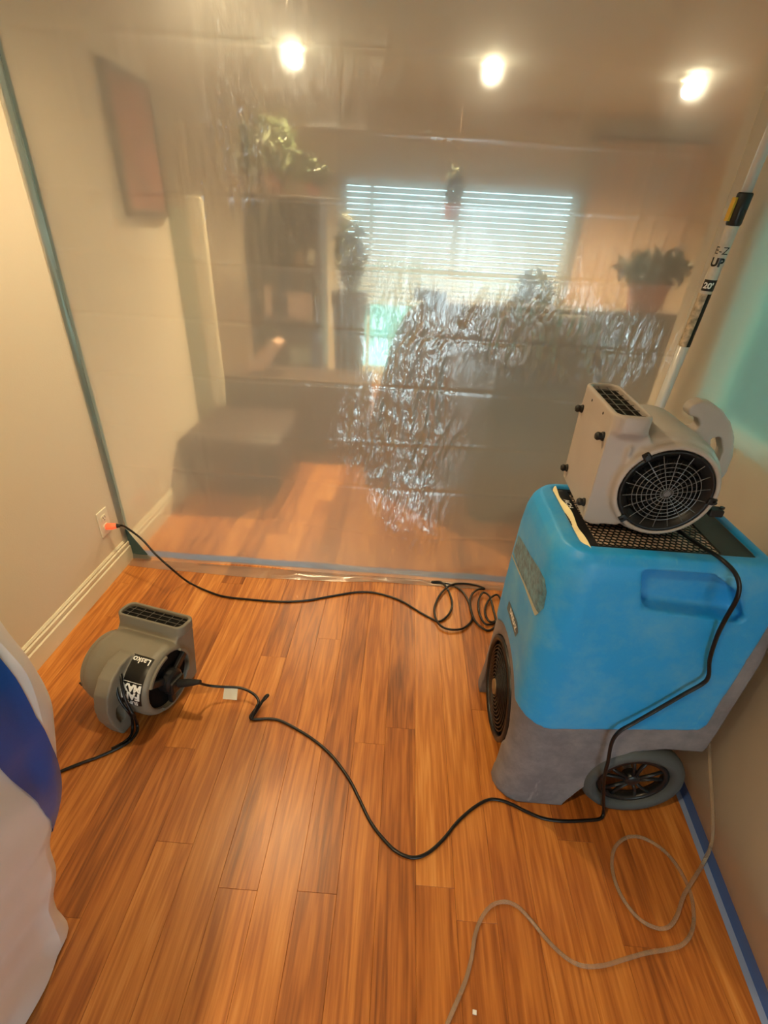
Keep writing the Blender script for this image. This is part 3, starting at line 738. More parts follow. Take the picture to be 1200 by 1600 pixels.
# ------------------------------------------------------------------ outlet, plug
ot = thing('wall_outlet', 'cream double wall outlet low on the left wall with an orange lit plug', 'outlet', (XL, 1.665, .27))
bm = bmesh.new(); add_box(bm, 0, .006, -.036, .036, -.058, .058, bev=.003); from_bm('cover_plate', bm, plate_m, ot)
for z in (.021, -.021):
    bm = bmesh.new(); add_prism(bm, rrect(-.017, .017, z-.0145, z+.0145, .008, 4), .005, .0095, 'x'); f = from_bm('socket', bm, plate_m, ot)
    bm = bmesh.new()
    for y, hh in ((-.0065, .004), (.0065, .0045)): add_box(bm, .0090, .0099, y-.0012, y+.0012, z+.001-hh+.003, z+.001+hh+.003)
    add_cyl(bm, (.009, 0, z-.008), (.0099, 0, z-.008), .0025, seg=10); from_bm('slot', bm, dark_m, f)

def floor_pts(pxs, z=.005):
    return [from_px(p[0], p[1], z=(p[2] if len(p) > 2 else z)) for p in pxs]
# extension cord with its lit plug
ec = thing('extension_lead', 'black extension cord running from the wall outlet to a loose coil by the dehumidifier', 'cord', (0, 0, 0))
pb = from_px(172, 822, x=XL+.045)
bm = bmesh.new(); base = Vector((XL+.0102, 1.665, .249))
add_tube(bm, [base, base+Vector((.02, .004, 0)), base+Vector((.036, .01, 0))], [.014, .014, .011], 16)
from_bm('plug', bm, plug_m, ec)
bm = bmesh.new(); add_tube(bm, [base+Vector((.030, .009, 0)), base+Vector((.05, .014, -.001))], [.0115, .0065], 14); from_bm('plug_collar', bm, blackrub_m, ec)
path = [base+Vector((.04, .012, 0)), base+Vector((.06, .015, 0)), from_px(200, 826, y=1.66), from_px(222, 843, y=1.63), from_px(243, 866, y=1.60), from_px(266, 887, y=1.56)]
path += floor_pts([(292, 908, .012), (320, 922), (350, 932), (395, 937), (440, 940), (480, 938), (520, 931), (560, 925), (590, 927), (625, 938), (655, 956), (675, 967),
    (684, 971), (694, 967, .008), (704, 955, .014), (706, 940, .014), (700, 922, .014), (690, 910, .012), (676, 904, .010), (676, 904.5, .006), (690, 909, .006), (708, 915), (722, 924), (731, 938), (735, 950), (738, 965), (733, 975, .008), (720, 983, .010), (700, 983, .012), (686, 975, .014),
    (679, 960, .014), (680, 945, .014), (690, 926, .014), (705, 914, .014), (724, 912, .014), (745, 915, .014), (757, 920, .012)])
path += floor_pts([(747, 921, .016), (738, 928, .016), (734, 940, .016), (736, 955, .014), (742, 970, .01), (752, 980, .008), (764, 985)])
path += floor_pts([(775, 975, .008), (770, 950, .012), (765, 932, .018), (755, 926, .018), (748, 938, .018), (748, 955, .014), (754, 970, .012), (762, 976, .008), (776, 970, .008), (786, 950, .012), (778, 930, .016), (766, 935, .018), (758, 950, .014), (760, 965, .01), (770, 972), (790, 960)])
for p in path:
    if p.z < .02 and p.y > 1.755: p.y = 1.755-.10*min(p.y-1.755, .12)
bm = bmesh.new(); add_tube(bm, catmull(path, 6), .0046, 8); from_bm('cable', bm, cord_m, ec, True)

# ------------------------------------------------------------------ blowers
A_POSE = (.567, 1.03, .961, -1.637, .013)
B_POSE = (-.797, 1.046, .117, 2.922, .132)
def pose_matrix(p):
    x, y, z, yaw, t = p
    a = Vector((math.cos(yaw), math.sin(yaw), 0)); v = Vector((-math.sin(yaw), math.cos(yaw), 0)); w_ = Vector((0, 0, 1))
    v2 = math.cos(t)*v+math.sin(t)*w_; w2 = -math.sin(t)*v+math.cos(t)*w_
    Mx = Matrix.Identity(4)
    for i in range(3): Mx[i][0], Mx[i][1], Mx[i][2], Mx[i][3] = a[i], v2[i], w2[i], (x, y, z)[i]
    return Mx
AX = Matrix.Rotation(PI/2, 4, 'Y')   # lathe z axis -> +x (intake axis)
def make_blower(pose, label, gm, handle, hole, hu, hw):
    t = thing('air_blower', label, 'air blower'); t.matrix_world = pose_matrix(pose)
    s = bmesh.new()
    add_lathe(s, [(0, -.118), (.096, -.118), (.104, -.118), (.112, -.110), (.117, -.095), (.118, .085), (.113, .104), (.106, .112), (.105, .124), (.1, .13), (0, .13)], AX, 56)
    add_prism(s, [(-.14, -.092), (-.14, .118), (-.064, .118), (-.052, .098), (.0, .03), (-.01, -.06), (-.07, -.098), (-.125, -.1)], -.112, .112, 'x')
    # outlet neck flaring to the mouth
    add_loft(s, [[(x, y, z) for x, y in rrect(-.112-k*.014, .112+k*.014, -.14, -.060-k*.003, .026, 5)] for z, k in ((.02, 0), (.100, 0), (.116, .9), (.119, 1), (.153, 1))])
    for y in (-.092, -.066):
        add_cyl(s, (.114, y, .052), (.114, y, .088), .0055, seg=10)
    add_prism(s, handle, hu-hw, hu+hw, 'x')
    # shoulder flange at base plate
    add_box(s, -.112, .112, -.141, -.120, -.09, .10)
    c = bmesh.new()
    add_prism(c, rrect(-.114, .114, -.130, -.071, .017, 5), .1235, .2, 'z')
    if hole: add_prism(c, hole, hu-.06, hu+.06, 'x')
    add_cyl(c, (.1085, 0, 0), (.2, 0, 0), .0935, seg=56)
    c2 = bmesh.new(); add_cyl(c2, (-.2, 0, 0), (-.1005, 0, 0), .092, seg=56); merge(c, c2)
    ho = molded('housing', s, c, gm, t, .0032, 5)
    # outlet grille: lengthwise wires and cross wires
    g = bmesh.new()
    add_prism(g, rrect(-.1145, .1145, -.1305, -.0705, .017, 5), .1225, .1400, 'z')
    from_bm('outlet_shade', g, dark_m, t)  # solid black fill painted for the shade inside the outlet
    g = bmesh.new()
    for y in (-.111, -.091): add_box(g, -.1145, .1145, y-.0007, y+.0007, .145, .1465)
    for i in range(6): x = -.090+i*.036; add_box(g, x-.0007, x+.0007, -.131, -.070, .1435, .145)
    from_bm('outlet_grille', g, thin_m, t)
    # intake side: black cone ring, spider-web guard, dark impeller
    g = bmesh.new(); add_lathe(g, [(.0925, .124), (.0915, .130), (.087, .128), (.074, .116), (.070, .110), (.0925, .1085)], AX, 56, closed=True); from_bm('intake_ring', g, black_m, t, True)
    g = bmesh.new(); add_lathe(g, [(0, .1085), (.0915, .1085), (.0915, .110), (0, .110)], AX, 40)
    imp = from_bm('impeller_face', g, dark_m, t)
    g = bmesh.new()
    for i in range(28):
        a = 2*PI*i/28; add_box(g, .1095, .118, .03, .068, -.0006, .0006, M=Matrix.Rotation(a, 4, 'X'))
    from_bm('impeller_blades', g, blackrub_m, imp)
    g = bmesh.new()
    def dome(r): return .133-.010*(r/.09)**2
    for r in (.012, .021, .030, .039, .048, .057, .066):
        add_torus(g, Matrix.Translation((dome(r), 0, 0)) @ AX, r, .00085, 44, 5)
    for i in range(18):
        a = 2*PI*(i+.5)/18; pts = [Vector((dome(r), r*math.cos(a), r*math.sin(a))) for r in (.004, .03, .05, .070, .084)]
        pts[-1].x = .127
        add_tube(g, pts, .0008, 5)
    add_cyl(g, (.130, 0, 0), (.135, 0, 0), .006, seg=14)
    from_bm('intake_guard', g, wire_m, t)
    for a in (2.25, -2.35, -.12):
        g = bmesh.new(); Mx = Matrix.Rotation(a, 4, 'X')
        add_box(g, .122, .132, .086, .104, -.008, .008, bev=.003, M=Mx); add_cyl(g, Mx @ Vector((.130, .099, 0)), Mx @ Vector((.136, .099, 0)), .0035, seg=10)
        from_bm('guard_clip', g, black_m, t)
    if gm is grey_m: g = bmesh.new(); add_box(g, .100, .124, .104, .132, -.050, -.034, bev=.003); add_cyl(g, (.112, .130, -.034), (.112, .130, -.030), .005, seg=10); from_bm('cord_hook', g, black_m, t)
    # motor side
    g = bmesh.new(); add_lathe(g, [(0, -.1), (.0915, -.1), (.0915, -.106), (0, -.106)], AX, 40); mp_ = from_bm('motor_plate', g, dark_m, t)
    g = bmesh.new()
    add_lathe(g, [(0, -.140), (.030, -.140), (.038, -.134), (.040, -.106), (0, -.106)], AX, 32)
    for k in range(3):
        a = 2*PI*k/3+.5; add_box(g, -.126, -.110, .03, .092, -.011, .011, bev=.004, M=Matrix.Rotation(a, 4, 'X'))
    add_box(g, -.150, -.115, -.03, .03, -.036, .012, bev=.006)
    from_bm('motor', g, black_m, t)
    for a0, a1 in ((.4, 1.5), (2.2, 3.5), (4.1, 5.2)):
        g = bmesh.new(); rows = []
        for i in range(13):
            a = a0+(a1-a0)*i/12; rows.append([(x, r*math.cos(a), r*math.sin(a)) for x, r in ((-.116, .0915), (-.125, .0915), (-.125, .099), (-.116, .099))])
        add_loft(g, rows); from_bm('rim_guard', g, gm, t)
    # rubber feet with screws on the flat base
    for x, z in ((.09, .097), (-.09, .097), (-.09, -.058), (.09, -.058)):
        g = bmesh.new(); add_lathe(g, [(0, 0), (.0095, 0), (.0095, .004), (.0075, .006), (.0088, .013), (.006, .017), (0, .017)], Matrix.Translation((x, -.140, z)) @ Matrix.Rotation(PI/2, 4, 'X'), 16)
        from_bm('rubber_foot', g, blackrub_m, t, False)
    for x in (-.04, .05):
        g = bmesh.new(); add_cyl(g, (x, -.1405, .133), (x, -.137, .133), .003, seg=10); from_bm('screw', g, dark_m, t)
    return t, ho
hA = [(.046, .130), (.040, .142), (.046, .155), (.062, .164), (.085, .160), (.11, .146), (.135, .122), (.155, .09), (.167, .05), (.170, .01), (.160, -.03), (.135, -.062), (.10, -.07), (.06, -.03), (.05, .05), (.066, .095), (.075, .113), (.066, .127)]
holeA = [(.108, .084), (.126, .090), (.142, .058), (.144, .03), (.128, .022), (.118, .052)]
blA, hoA = make_blower(A_POSE, 'light grey air blower sitting on top of the blue dehumidifier', grey_m, hA, holeA, .0, .017)
hB = [(.02, .105), (.06, .118), (.10, .112), (.14, .085), (.165, .04), (.172, -.01), (.165, -.06), (.145, -.105), (.13, -.135), (.095, -.136), (.085, -.11), (.08, -.08), (.05, 0)]
holeB = [(.115, -.02), (.14, -.02), (.142, -.055), (.13, -.085), (.112, -.08)]
blB, hoB = make_blower(B_POSE, 'taupe grey air blower standing on the wood floor near the left wall', grey2_m, hB, holeB, -.012, .025)

# black label on the floor blower: runs round the drum, print upside down
bvB = bvh_of(hoB)
def on_drum(u, th, lift):
    d = Vector((0, math.cos(th), math.sin(th)))
    hit = bvB.ray_cast(Vector((u, 0, 0))+d*.35, -d)
    r = (Vector((0, hit[0].y, hit[0].z)).length if hit[0] else .118)
    r = min(r, .1195)
    return Vector((u, d.y*(r+lift), d.z*(r+lift)))
U0, U1, T0, T1 = -.106, -.036, math.radians(-6), math.radians(70)
bm = bmesh.new(); N1, N2 = 10, 26; vs = [[bm.verts.new(on_drum(U0+(U1-U0)*i/N1, T0+(T1-T0)*j/N2, .0006)) for i in range(N1+1)] for j in range(N2+1)]
for j in range(N2):
    for i in range(N1): bm.faces.new((vs[j][i], vs[j][i+1], vs[j+1][i+1], vs[j+1][i]))
lbl = tag(from_bm('brand_label', bm, blackprint_m, blB, True), 'black label with white upside down lettering')
def drum_text(s, size, uc, thc, bold, sx=1):
    b = text_mesh(s, size, bold)
    for v in b.verts:
        # text +x points along -u... reading runs towards +u on the flipped label; text up points down the drum
        v.co = on_drum(uc+v.co.x*sx, thc-v.co.y/.118, .0011)
    return from_bm('lettering', b, white_m, lbl)
drum_text('Lasko', .026, (U0+U1)/2, math.radians(63), .0004)
drum_text('MAX', .030, (U0+U1)/2, math.radians(23), .0018)
drum_text('FAN', .032, (U0+U1)/2, math.radians(10.5), .0018)
drum_text('SUPER', .018, (U0+U1)/2, math.radians(-1), .0008)
b = bmesh.new(); q = [b.verts.new(on_drum(U0+.004+(U1-U0-.008)*i/8, math.radians(31.2), .0011)) for i in range(9)]; q2 = [b.verts.new(on_drum(U0+.004+(U1-U0-.008)*i/8, math.radians(30.4), .0011)) for i in range(9)]
for i in range(8): b.faces.new((q[i], q[i+1], q2[i+1], q2[i]))
from_bm('rule_line', b, white_m, lbl)

# ------------------------------------------------------------------ dehumidifier
DH = thing('dehumidifier', 'tall blue and grey wheeled dehumidifier standing at the right', 'dehumidifier', (.6, 1.02, 0))
def DHp(o):  # children are modelled in room coordinates
    o.parent = DH; o.matrix_parent_inverse = Matrix.Translation((-.6, -1.02, 0)); return o
LEV = [(0, .345, .838, .782, 1.262), (.10, .352, .842, .784, 1.255), (.35, .356, .852, .787, 1.24), (.60, .348, .858, .794, 1.20), (.74, .345, .845, .800, 1.175), (.80, .346, .825, .804, 1.16), (.832, .352, .806, .810, 1.15), (.850, .368, .785, .824, 1.135)]
def hull(bm, grow=0, z0=0, z1=9):
    rings = []
    for z, xa, xb, ya, yb in LEV:
        r = (.022, .075, .078, .022) if z < .84 else (.03, .06, .06, .03)
        rings.append([(x, y, z + (grow if z > .84 else 0)) for x, y in rrect(xa-grow, xb+grow, ya-grow, yb+grow, r, 7)])
    add_loft(bm, rings)
def reg_prism(grow):  # blue region in side view
    return [(.20, .335), (.425, .335), (.79, .377), (.800, .41), (.812, .709), (.806, .95), (.20, .95)]
# blue shell
s = bmesh.new(); hull(s, .0025)
cuts = bmesh.new()
add_prism(cuts, rrect(.402, .772, .852, 1.122, .02, 4), .836, .95, 'z')
hr = [(.516, .826), (.66, .829), (.722, .790), (.757, .728), (.752, .718), (.56, .732), (.540, .742), (.530, .765)]
add_prism(cuts, hr, .70, .843, 'y')
c2 = bmesh.new(); add_cyl(c2, (.1, 1.01, .205), (.52, 1.01, .205), .205, seg=56); merge(cuts, c2)
inter = bmesh.new(); add_prism(inter, [(.20, .50), (.3, .36), (.345, .352), (.40, .338), (.435, .333), (.79, .372), (.802, .392), (.815, .709), (.808, .95), (.20, .95)], .6, 1.4, 'y')
shell = DHp(molded('blue_shell', s, cuts, blue_m, None, .0048, 4, inter=inter)); tag(shell, 'bright blue upper shell with a side grip recess')
# grey base
s = bmesh.new(); hull(s, -.001)
cuts = bmesh.new()
add_prism(cuts, [(.535, -.05), (.545, .02), (.58, .10), (.62, .20), (.66, .262), (.74, .285), (.95, .285), (.95, -.05)], .5, 1.5, 'y')
c2 = bmesh.new(); add_box(c2, .2, .378, .868, 1.160, -.05, .20); merge(cuts, c2)
c2 = bmesh.new(); add_cyl(c2, (.2, 1.012, .21), (.378, 1.012, .21), .156, seg=48); merge(cuts, c2)
c2 = bmesh.new(); add_box(c2, .3, .56, .90, 1.13, -.05, .06); merge(cuts, c2)
c2 = bmesh.new(); add_box(c2, .402, .772, .852, 1.122, .836, .95); merge(cuts, c2)
c2 = bmesh.new(); add_prism(c2, [(x + (.006 if x > .65 else -.006), z + (.006 if z > .78 else -.006)) for x, z in hr], .70, .848, 'y'); merge(cuts, c2)
basep = DHp(molded('grey_base', s, cuts, base_m, None, .0050, 4)); tag(basep, 'scuffed grey plastic base and rear housing')
# seam groove on the base by the wheel
# round air grille on the narrow face
gc = (1.012, .210); Mg = Matrix.Translation((.372, gc[0], gc[1])) @ Matrix.Rotation(-PI/2, 4, 'Y')
bm = bmesh.new(); add_lathe(bm, [(0, -.004), (.149, -.004), (.149, 0), (0, 0)], Mg, 48); fg = DHp(from_bm('fan_grille', bm, dark_m))
bm = bmesh.new(); add_lathe(bm, [(.138, .0), (.154, .0), (.155, .018), (.145, .022), (.138, .016)], Mg, 56, closed=True); o = from_bm('outer_ring', bm, black_m, None, True); o.parent = fg
bm = bmesh.new()
for k in range(10):
    r = .030+.0105*k; add_torus(bm, Mg @ Matrix.Translation((0, 0, .026-.012*(r/.13)**2)), r, .0019, 56, 6)
for k in range(8):
    a = 2*PI*k/8; pts = [Mg @ Vector((r*math.cos(a), r*math.sin(a), .023-.012*(r/.13)**2)) for r in (.02, .06, .10, .135)]; add_tube(bm, pts, .002, 6)
o = from_bm('guard_rings', bm, black_m, None, True); o.parent = fg
bm = bmesh.new(); add_lathe(bm, [(0, .030), (.022, .029), (.026, .024), (0, .022)], Mg, 28); o = from_bm('hub_badge', bm, mat('tan_badge', srgb(122, 96, 66), .5), None, True); o.parent = fg
# wheels
def wheel(y0):
    Mw = Matrix.Translation((.703, y0, .137)) @ Matrix.Rotation(PI/2, 4, 'X')
    bm = bmesh.new()
    add_lathe(bm, [(.094, .006), (.100, .018), (.112, .024), (.126, .020), (.135, .008), (.137, -.006), (.134, -.020), (.122, -.026), (.100, -.022), (.094, -.012)], Mw, 64, closed=True)
    wl = DHp(from_bm('wheel', bm, tire_m, None, True)); tag(wl, 'grey rubber tyre on a black spoked hub')
    bm = bmesh.new(); add_lathe(bm, [(.082, .012), (.095, .010), (.096, -.014), (.088, -.016), (.083, -.004)], Mw, 56, closed=True); o = from_bm('rim', bm, hub_m, None, True); o.parent = wl
    bm = bmesh.new(); add_lathe(bm, [(0, .014), (.016, .013), (.022, .008), (.022, -.014), (0, -.014)], Mw, 28); o = from_bm('hub', bm, hub_m, None, True); o.parent = wl
    for k in range(5):
        bm = bmesh.new(); Mr = Mw @ Matrix.Rotation(2*PI*k/5+.3, 4, 'Z')
        for s_ in (-1, 1): add_tube(bm, [Mr @ Vector((.018, s_*.004, .006)), Mr @ Vector((.05, s_*.009, .004)), Mr @ Vector((.087, s_*.020, .002))], .0048, 8)
        o = from_bm('spoke', bm, hub_m, None, True); o.parent = wl
wheel(.800); wheel(1.205)
bm = bmesh.new(); add_cyl(bm, (.703, .81, .137), (.703, 1.20, .137), .012, seg=16); DHp(from_bm('axle', bm, alum_m))
# top: filter, black frame, hex mesh, solid panel, paper strip
bm = bmesh.new(); add_box(bm, .404, .77, .854, 1.12, .8365, .8385); DHp(from_bm('filter_pad', bm, filt_m))
bm = bmesh.new()
for b in ((.404, .440, .854, 1.12), (.440, .70, .854, .866), (.440, .70, 1.105, 1.12)): add_box(bm, b[0], b[1], b[2], b[3], .839, .845, bev=.001)
DHp(tag(from_bm('mesh_frame', bm, black_m), 'black frame of the intake screen'))
bm = bmesh.new(); add_box(bm, .700, .77, .854, 1.12, .839, .8435, bev=.001); DHp(tag(from_bm('top_panel', bm, mat('dark_panel', srgb(44, 38, 34), .5, bump=.4, bscale=150, bdist=.0004)), 'dark brown solid panel beside the screen'))
bm = bmesh.new(); hs = .0074
row = 0; y = .868
while y < 1.104:
    x = .442+(hs*.866 if row % 2 else 0)
    while x < .698:
        co = [(x+hs*1.02*math.sin(k*PI/3), y+hs*1.02*math.cos(k*PI/3)) for k in range(6)]; ci = [(x+hs*.80*math.sin(k*PI/3), y+hs*.80*math.cos(k*PI/3)) for k in range(6)]
        A = [bm.verts.new((*p, .8428)) for p in co]; B = [bm.verts.new((*p, .8428)) for p in ci]; D = [bm.verts.new((*p, .8412)) for p in ci]
        for k in range(6):
            bm.faces.new((A[k], A[(k+1) % 6], B[(k+1) % 6], B[k])); bm.faces.new((B[k], B[(k+1) % 6], D[(k+1) % 6], D[k]))
        x += hs*1.732
    y += hs*1.5; row += 1
o = DHp(from_bm('intake_screen', bm, black_m)); tag(o, 'black honeycomb mesh over a tan filter', kind='stuff')
# cream paper strip poking up along the left edge
bm = bmesh.new(); n = 26; L_ = []; R_ = []
for i in range(n+1):
    k = i/n; y = .835+k*.285; w0 = .0; wd = .016+.010*vnoise(np.array([k*4.]), np.array([0.]), 3)[0]-.008*k
    L_.append(bm.verts.new((.398, y, .842+.004*math.sin(k*9)))); R_.append(bm.verts.new((.398+wd, y, .852+.003*math.sin(k*13))))
for i in range(n): bm.faces.new((L_[i], L_[i+1], R_[i+1], R_[i]))
o = DHp(from_bm('paper_strip', bm, paper_m)); q = o.modifiers.new('t', 'SOLIDIFY'); q.thickness = .001; tag(o, 'cream paper edge sticking up beside the screen')
b = text_mesh('ACH', .020, .0004)
for v in b.verts: v.co = Vector((.424+v.co.y*.9*-1*-1, 1.04-v.co.x, .8458))
DHp(from_bm('lettering', b, white_m))

# decals on the narrow face
bvS = bvh_of(shell)
def on_shell(y, z, lift):
    h = bvS.ray_cast(Vector((0, y, z)), Vector((1, 0, 0)))
    return Vector(((h[0].x if h[0] and h[0].x < .5 else .36)-lift, y, z))
def decal(name, poly, m, lift=.0008, n=14):
    """polygon in (y,z) laid on the shell"""
    ys_ = [p[0] for p in poly]; zs_ = [p[1] for p in poly]; b = bmesh.new()
    vs = [b.verts.new((0, p[0], p[1])) for p in poly]; b.faces.new(vs); bmesh.ops.triangulate(b, faces=b.faces[:])
    for _ in range(4):
        es = [e for e in b.edges if e.calc_length() > .014]
        if not es: break
        bmesh.ops.subdivide_edges(b, edges=es, cuts=1); bmesh.ops.triangulate(b, faces=b.faces[:])
    for v in b.verts: v.co = on_shell(v.co.y, v.co.z, lift)
    return DHp(from_bm(name, b, m, None, True))
res_m = mat('label_residue', srgb(74, 122, 142), .3, var=.6, vscale=60, bump=.8, bscale=90)
def sh_px(u, v, x=.347): p = from_px(u, v, x=x); return (p.y, p.z)
decal('torn_label', [sh_px(*p) for p in ((813, 836), (804, 862), (812, 890), (824, 920), (838, 962), (846, 950), (852, 925), (853, 905), (846, 888), (832, 868), (822, 850))], res_m)
decal('torn_label_edge', [sh_px(*p) for p in ((803, 866), (801, 868), (820, 912), (833, 948), (837, 962), (841, 958), (836, 944), (824, 915), (809, 882))], mat('residue_pale', srgb(160, 166, 152), .4), .0014)
badge = decal('name_badge', [sh_px(*p) for p in ((795, 938), (791, 950), (804, 995), (809, 988), (808, 972))], mat('badge_teal', srgb(54, 92, 112), .4))
b = text_mesh('DRIEAZ', .028, .0012)
p0 = Vector(sh_px(797, 952)); p1 = Vector(sh_px(806, 985)); dd = (p1-p0); un = dd.normalized(); nn = Vector((-un.y, un.x))
mid = (p0+p1)/2; ex = max(v.co.x for v in b.verts); 
for v in b.verts:
    q = mid+un*(v.co.x/ex*dd.length/2)+nn*v.co.y*.9*(1 if nn.y > 0 else -1); v.co = on_shell(q.x, q.y, .0018)
o = from_bm('lettering', b, white_m); o.parent = badge

# ------------------------------------------------------------------ long cord from the top blower to the floor blower
cd = thing('blower_cord', 'black cord hanging from the top blower, crossing the floor to the taupe blower', 'cord', (0, 0, 0))
yf = .775
path = [from_px(1040, 815, z=.85), from_px(1070, 836, z=.856), from_px(1095, 853, z=.862), from_px(1125, 872, y=.808), from_px(1147, 893, y=.785), from_px(1155, 915, y=.772), from_px(1150, 938, y=.768),
        from_px(1133, 968, y=.776), from_px(1120, 995, y=.78), from_px(1109, 1030, y=.778), from_px(1107, 1056, y=.774), from_px(1098, 1068, y=.774), from_px(1070, 1084, y=.773),
        from_px(1030, 1107, y=.772), from_px(990, 1130, y=.768), from_px(968, 1143, y=.764), from_px(956, 1160, y=.760), from_px(950, 1190, y=.752), from_px(944, 1215, y=.748), from_px(943, 1250, y=.76)]
path += floor_pts([(943, 1268, .02), (938, 1279, .006), (915, 1282), (880, 1283), (850, 1279), (822, 1268), (800, 1257), (780, 1250), (762, 1250), (740, 1262), (715, 1284), (692, 1312), (668, 1333), (645, 1340),
    (620, 1331), (598, 1310), (578, 1283), (562, 1250), (545, 1217), (520, 1183), (495, 1160), (470, 1143), (440, 1127), (420, 1123), (398, 1124), (391, 1121), (396, 1112, .010), (406, 1100, .02), (416, 1090, .03), (419, 1086, .034), (414, 1089, .032), (405, 1104, .022), (396, 1118, .016), (393, 1122, .012),
    (400, 1106, .03), (404, 1096, .035), (398, 1086, .04), (385, 1078, .045), (370, 1074, .05)])
plug_end = pose_matrix(B_POSE) @ Vector((-.16, 0, -.01))
endp = from_px(306, 1066, y=plug_end.y)
path += [from_px(345, 1073, z=.06), from_px(325, 1071, z=.075), endp]
bm = bmesh.new(); add_tube(bm, catmull(path, 6), .0045, 8); from_bm('cable', bm, cord_m, cd, True)
bm = bmesh.new(); d_ = (pose_matrix(B_POSE) @ Vector((-.145, 0, -.01)))-endp
add_tube(bm, [endp-d_*.25, endp+d_*.4, endp+d_*.9], [.007, .0125, .013], 14); from_bm('plug', bm, blackrub_m, cd)
tg = floor_pts([(351, 1071, .054), (372, 1072, .052), (370, 1094, .012), (348, 1092, .012)])
bm = bmesh.new(); f = bm.faces.new([bm.verts.new(p) for p in tg]); o = from_bm('cord_tag', bm, mat('tag_white', srgb(222, 214, 190), .6), cd); q = o.modifiers.new('t', 'SOLIDIFY'); q.thickness = .0006
tag(o, 'small white paper tag folded round the cord')
# cord of the floor blower
MB_ = pose_matrix(B_POSE)
cb = thing('power_cord', 'black cord wound over the handle of the taupe blower and leading off left', 'cord', (0, 0, 0))
MBi = MB_.inverted()
def px_on_drum(u, v, r):     # sight line meeting a cylinder round the blower axis
    o = MBi @ Vector((0, 0, H)); d = (MBi @ from_px(u, v, z=0))-o
    A_ = d.y*d.y+d.z*d.z; B_ = 2*(d.y*o.y+d.z*o.z); C_ = o.y*o.y+o.z*o.z-r*r; D_ = B_*B_-4*A_*C_
    return MB_ @ (o+d*((-B_-math.sqrt(max(D_, 0)))/(2*A_)))
P = [px_on_drum(*p) for p in ((181, 1030, .122), (184, 1040, .130), (189, 1055, .130), (191, 1072, .130), (195, 1090, .130), (202, 1106, .130), (209, 1118, .135))]
P += floor_pts([(214, 1130, .025), (214, 1143, .008), (204, 1157), (186, 1168), (155, 1182), (125, 1193), (105, 1201), (70, 1215), (40, 1225)])
bm = bmesh.new(); add_tube(bm, catmull(P, 6), .0045, 8)
P2 = [px_on_drum(*p) for p in ((181, 1030, .122), (183, 1045, .130), (182, 1065, .132), (184, 1085, .132), (191, 1100, .132), (201, 1113, .134), (206, 1122, .136))] + floor_pts([(207, 1136, .015), (205, 1148, .008), (197, 1157, .006), (184, 1165, .005), (174, 1170, .005)])
add_tube(bm, catmull(P2, 6), .0042, 8); from_bm('cable', bm, cord_m, cb, True)

# ------------------------------------------------------------------ clear hose
hz = .007
hp_ = [(690, 1625), (700, 1597), (715, 1562), (728, 1530), (737, 1495), (742, 1462), (752, 1435), (768, 1415), (788, 1409), (808, 1416), (828, 1436), (850, 1463), (872, 1486), (893, 1502), (915, 1510), (945, 1508), (975, 1499), (1010, 1489), (1045, 1483), (1066, 1476), (1080, 1458), (1084, 1432),
       (1080, 1400), (1068, 1370), (1048, 1340), (1025, 1320), (1000, 1308), (978, 1309), (961, 1324), (956, 1348), (961, 1377), (975, 1407), (998, 1435), (1025, 1450), (1045, 1448, .010), (1058, 1430, .016), (1068, 1400, .018), (1082, 1376, .016), (1098, 1350, .012)]
P = floor_pts([(p[0], p[1], p[2] if len(p) > 2 else hz) for p in hp_])
P += [from_px(1111, 1320, x=.895), from_px(1114, 1285, x=.90), from_px(1112, 1240, x=.905), from_px(1109, 1190, x=.91), from_px(1108, 1150, x=.915)]
bm = bmesh.new(); add_tube(bm, catmull(P, 6), .0045, 10)
tag(from_bm('drain_hose', bm, hose_m, None, True), 'clear vinyl drain hose looped on the floor at the lower right', 'hose')
bm = bmesh.new(); add_prism(bm, [(-.004, -.003), (.004, -.004), (.005, .003), (-.003, .004)], 0, .003, 'z')
o = tag(from_bm('paper_scrap', bm, white_m), 'tiny white scrap on the floor beside the clear hose', 'scrap'); o.location = from_px(741, 1582, z=.001)

# ------------------------------------------------------------------ extension pole in the corner
pb_, pt_ = Vector((.893, 1.745, 0)), Vector((.893, 1.60, 1.62))
pd = (pt_-pb_).normalized(); PL = (pt_-pb_).length
def pole_at(px_, py_):   # distance along the pole nearest to a sight line
    d = (from_px(px_, py_, y=1.0)-Vector((0, 0, H))).normalized(); w0 = pb_-Vector((0, 0, H))
    bdot = pd.dot(d); return (bdot*d.dot(w0)-pd.dot(w0))/(1-bdot*bdot)
pole = thing('extension_pole', 'long white extension pole with a black lock collar leaning in the right corner', 'pole', (0, 0, 0))
s_join = pole_at(1140, 352); s_top = pole_at(1156, 300)
bm = bmesh.new(); add_tube(bm, [pb_, pb_+pd*(s_join+.01)], .0165, 24); from_bm('outer_tube', bm, alum_m, pole, True)
bm = bmesh.new(); add_tube(bm, [pb_+pd*s_join, pb_+pd*2.15], .0135, 24); from_bm('inner_tube', bm, alum_m, pole, True)
bm = bmesh.new(); add_tube(bm, [pb_+pd*s_join, pb_+pd*(s_join+.004), pb_+pd*(s_top-.004), pb_+pd*s_top], [.0175, .0195, .0195, .017], 24); from_bm('lock_collar', bm, black_m, pole, True)
toC = (Vector((0, 0, 1.4))-(pb_+pd*s_join)); toC = (toC-pd*toC.dot(pd)).normalized(); sideP = pd.cross(toC)
def pole_pt(s, ang, r): return pb_+pd*s+r*(toC*math.cos(ang)+sideP*math.sin(ang))
if (R2.dot(sideP)) < 0: sg = -1
else: sg = 1
bm = bmesh.new(); s0 = pole_at(1137, 345); s1 = pole_at(1146, 308)
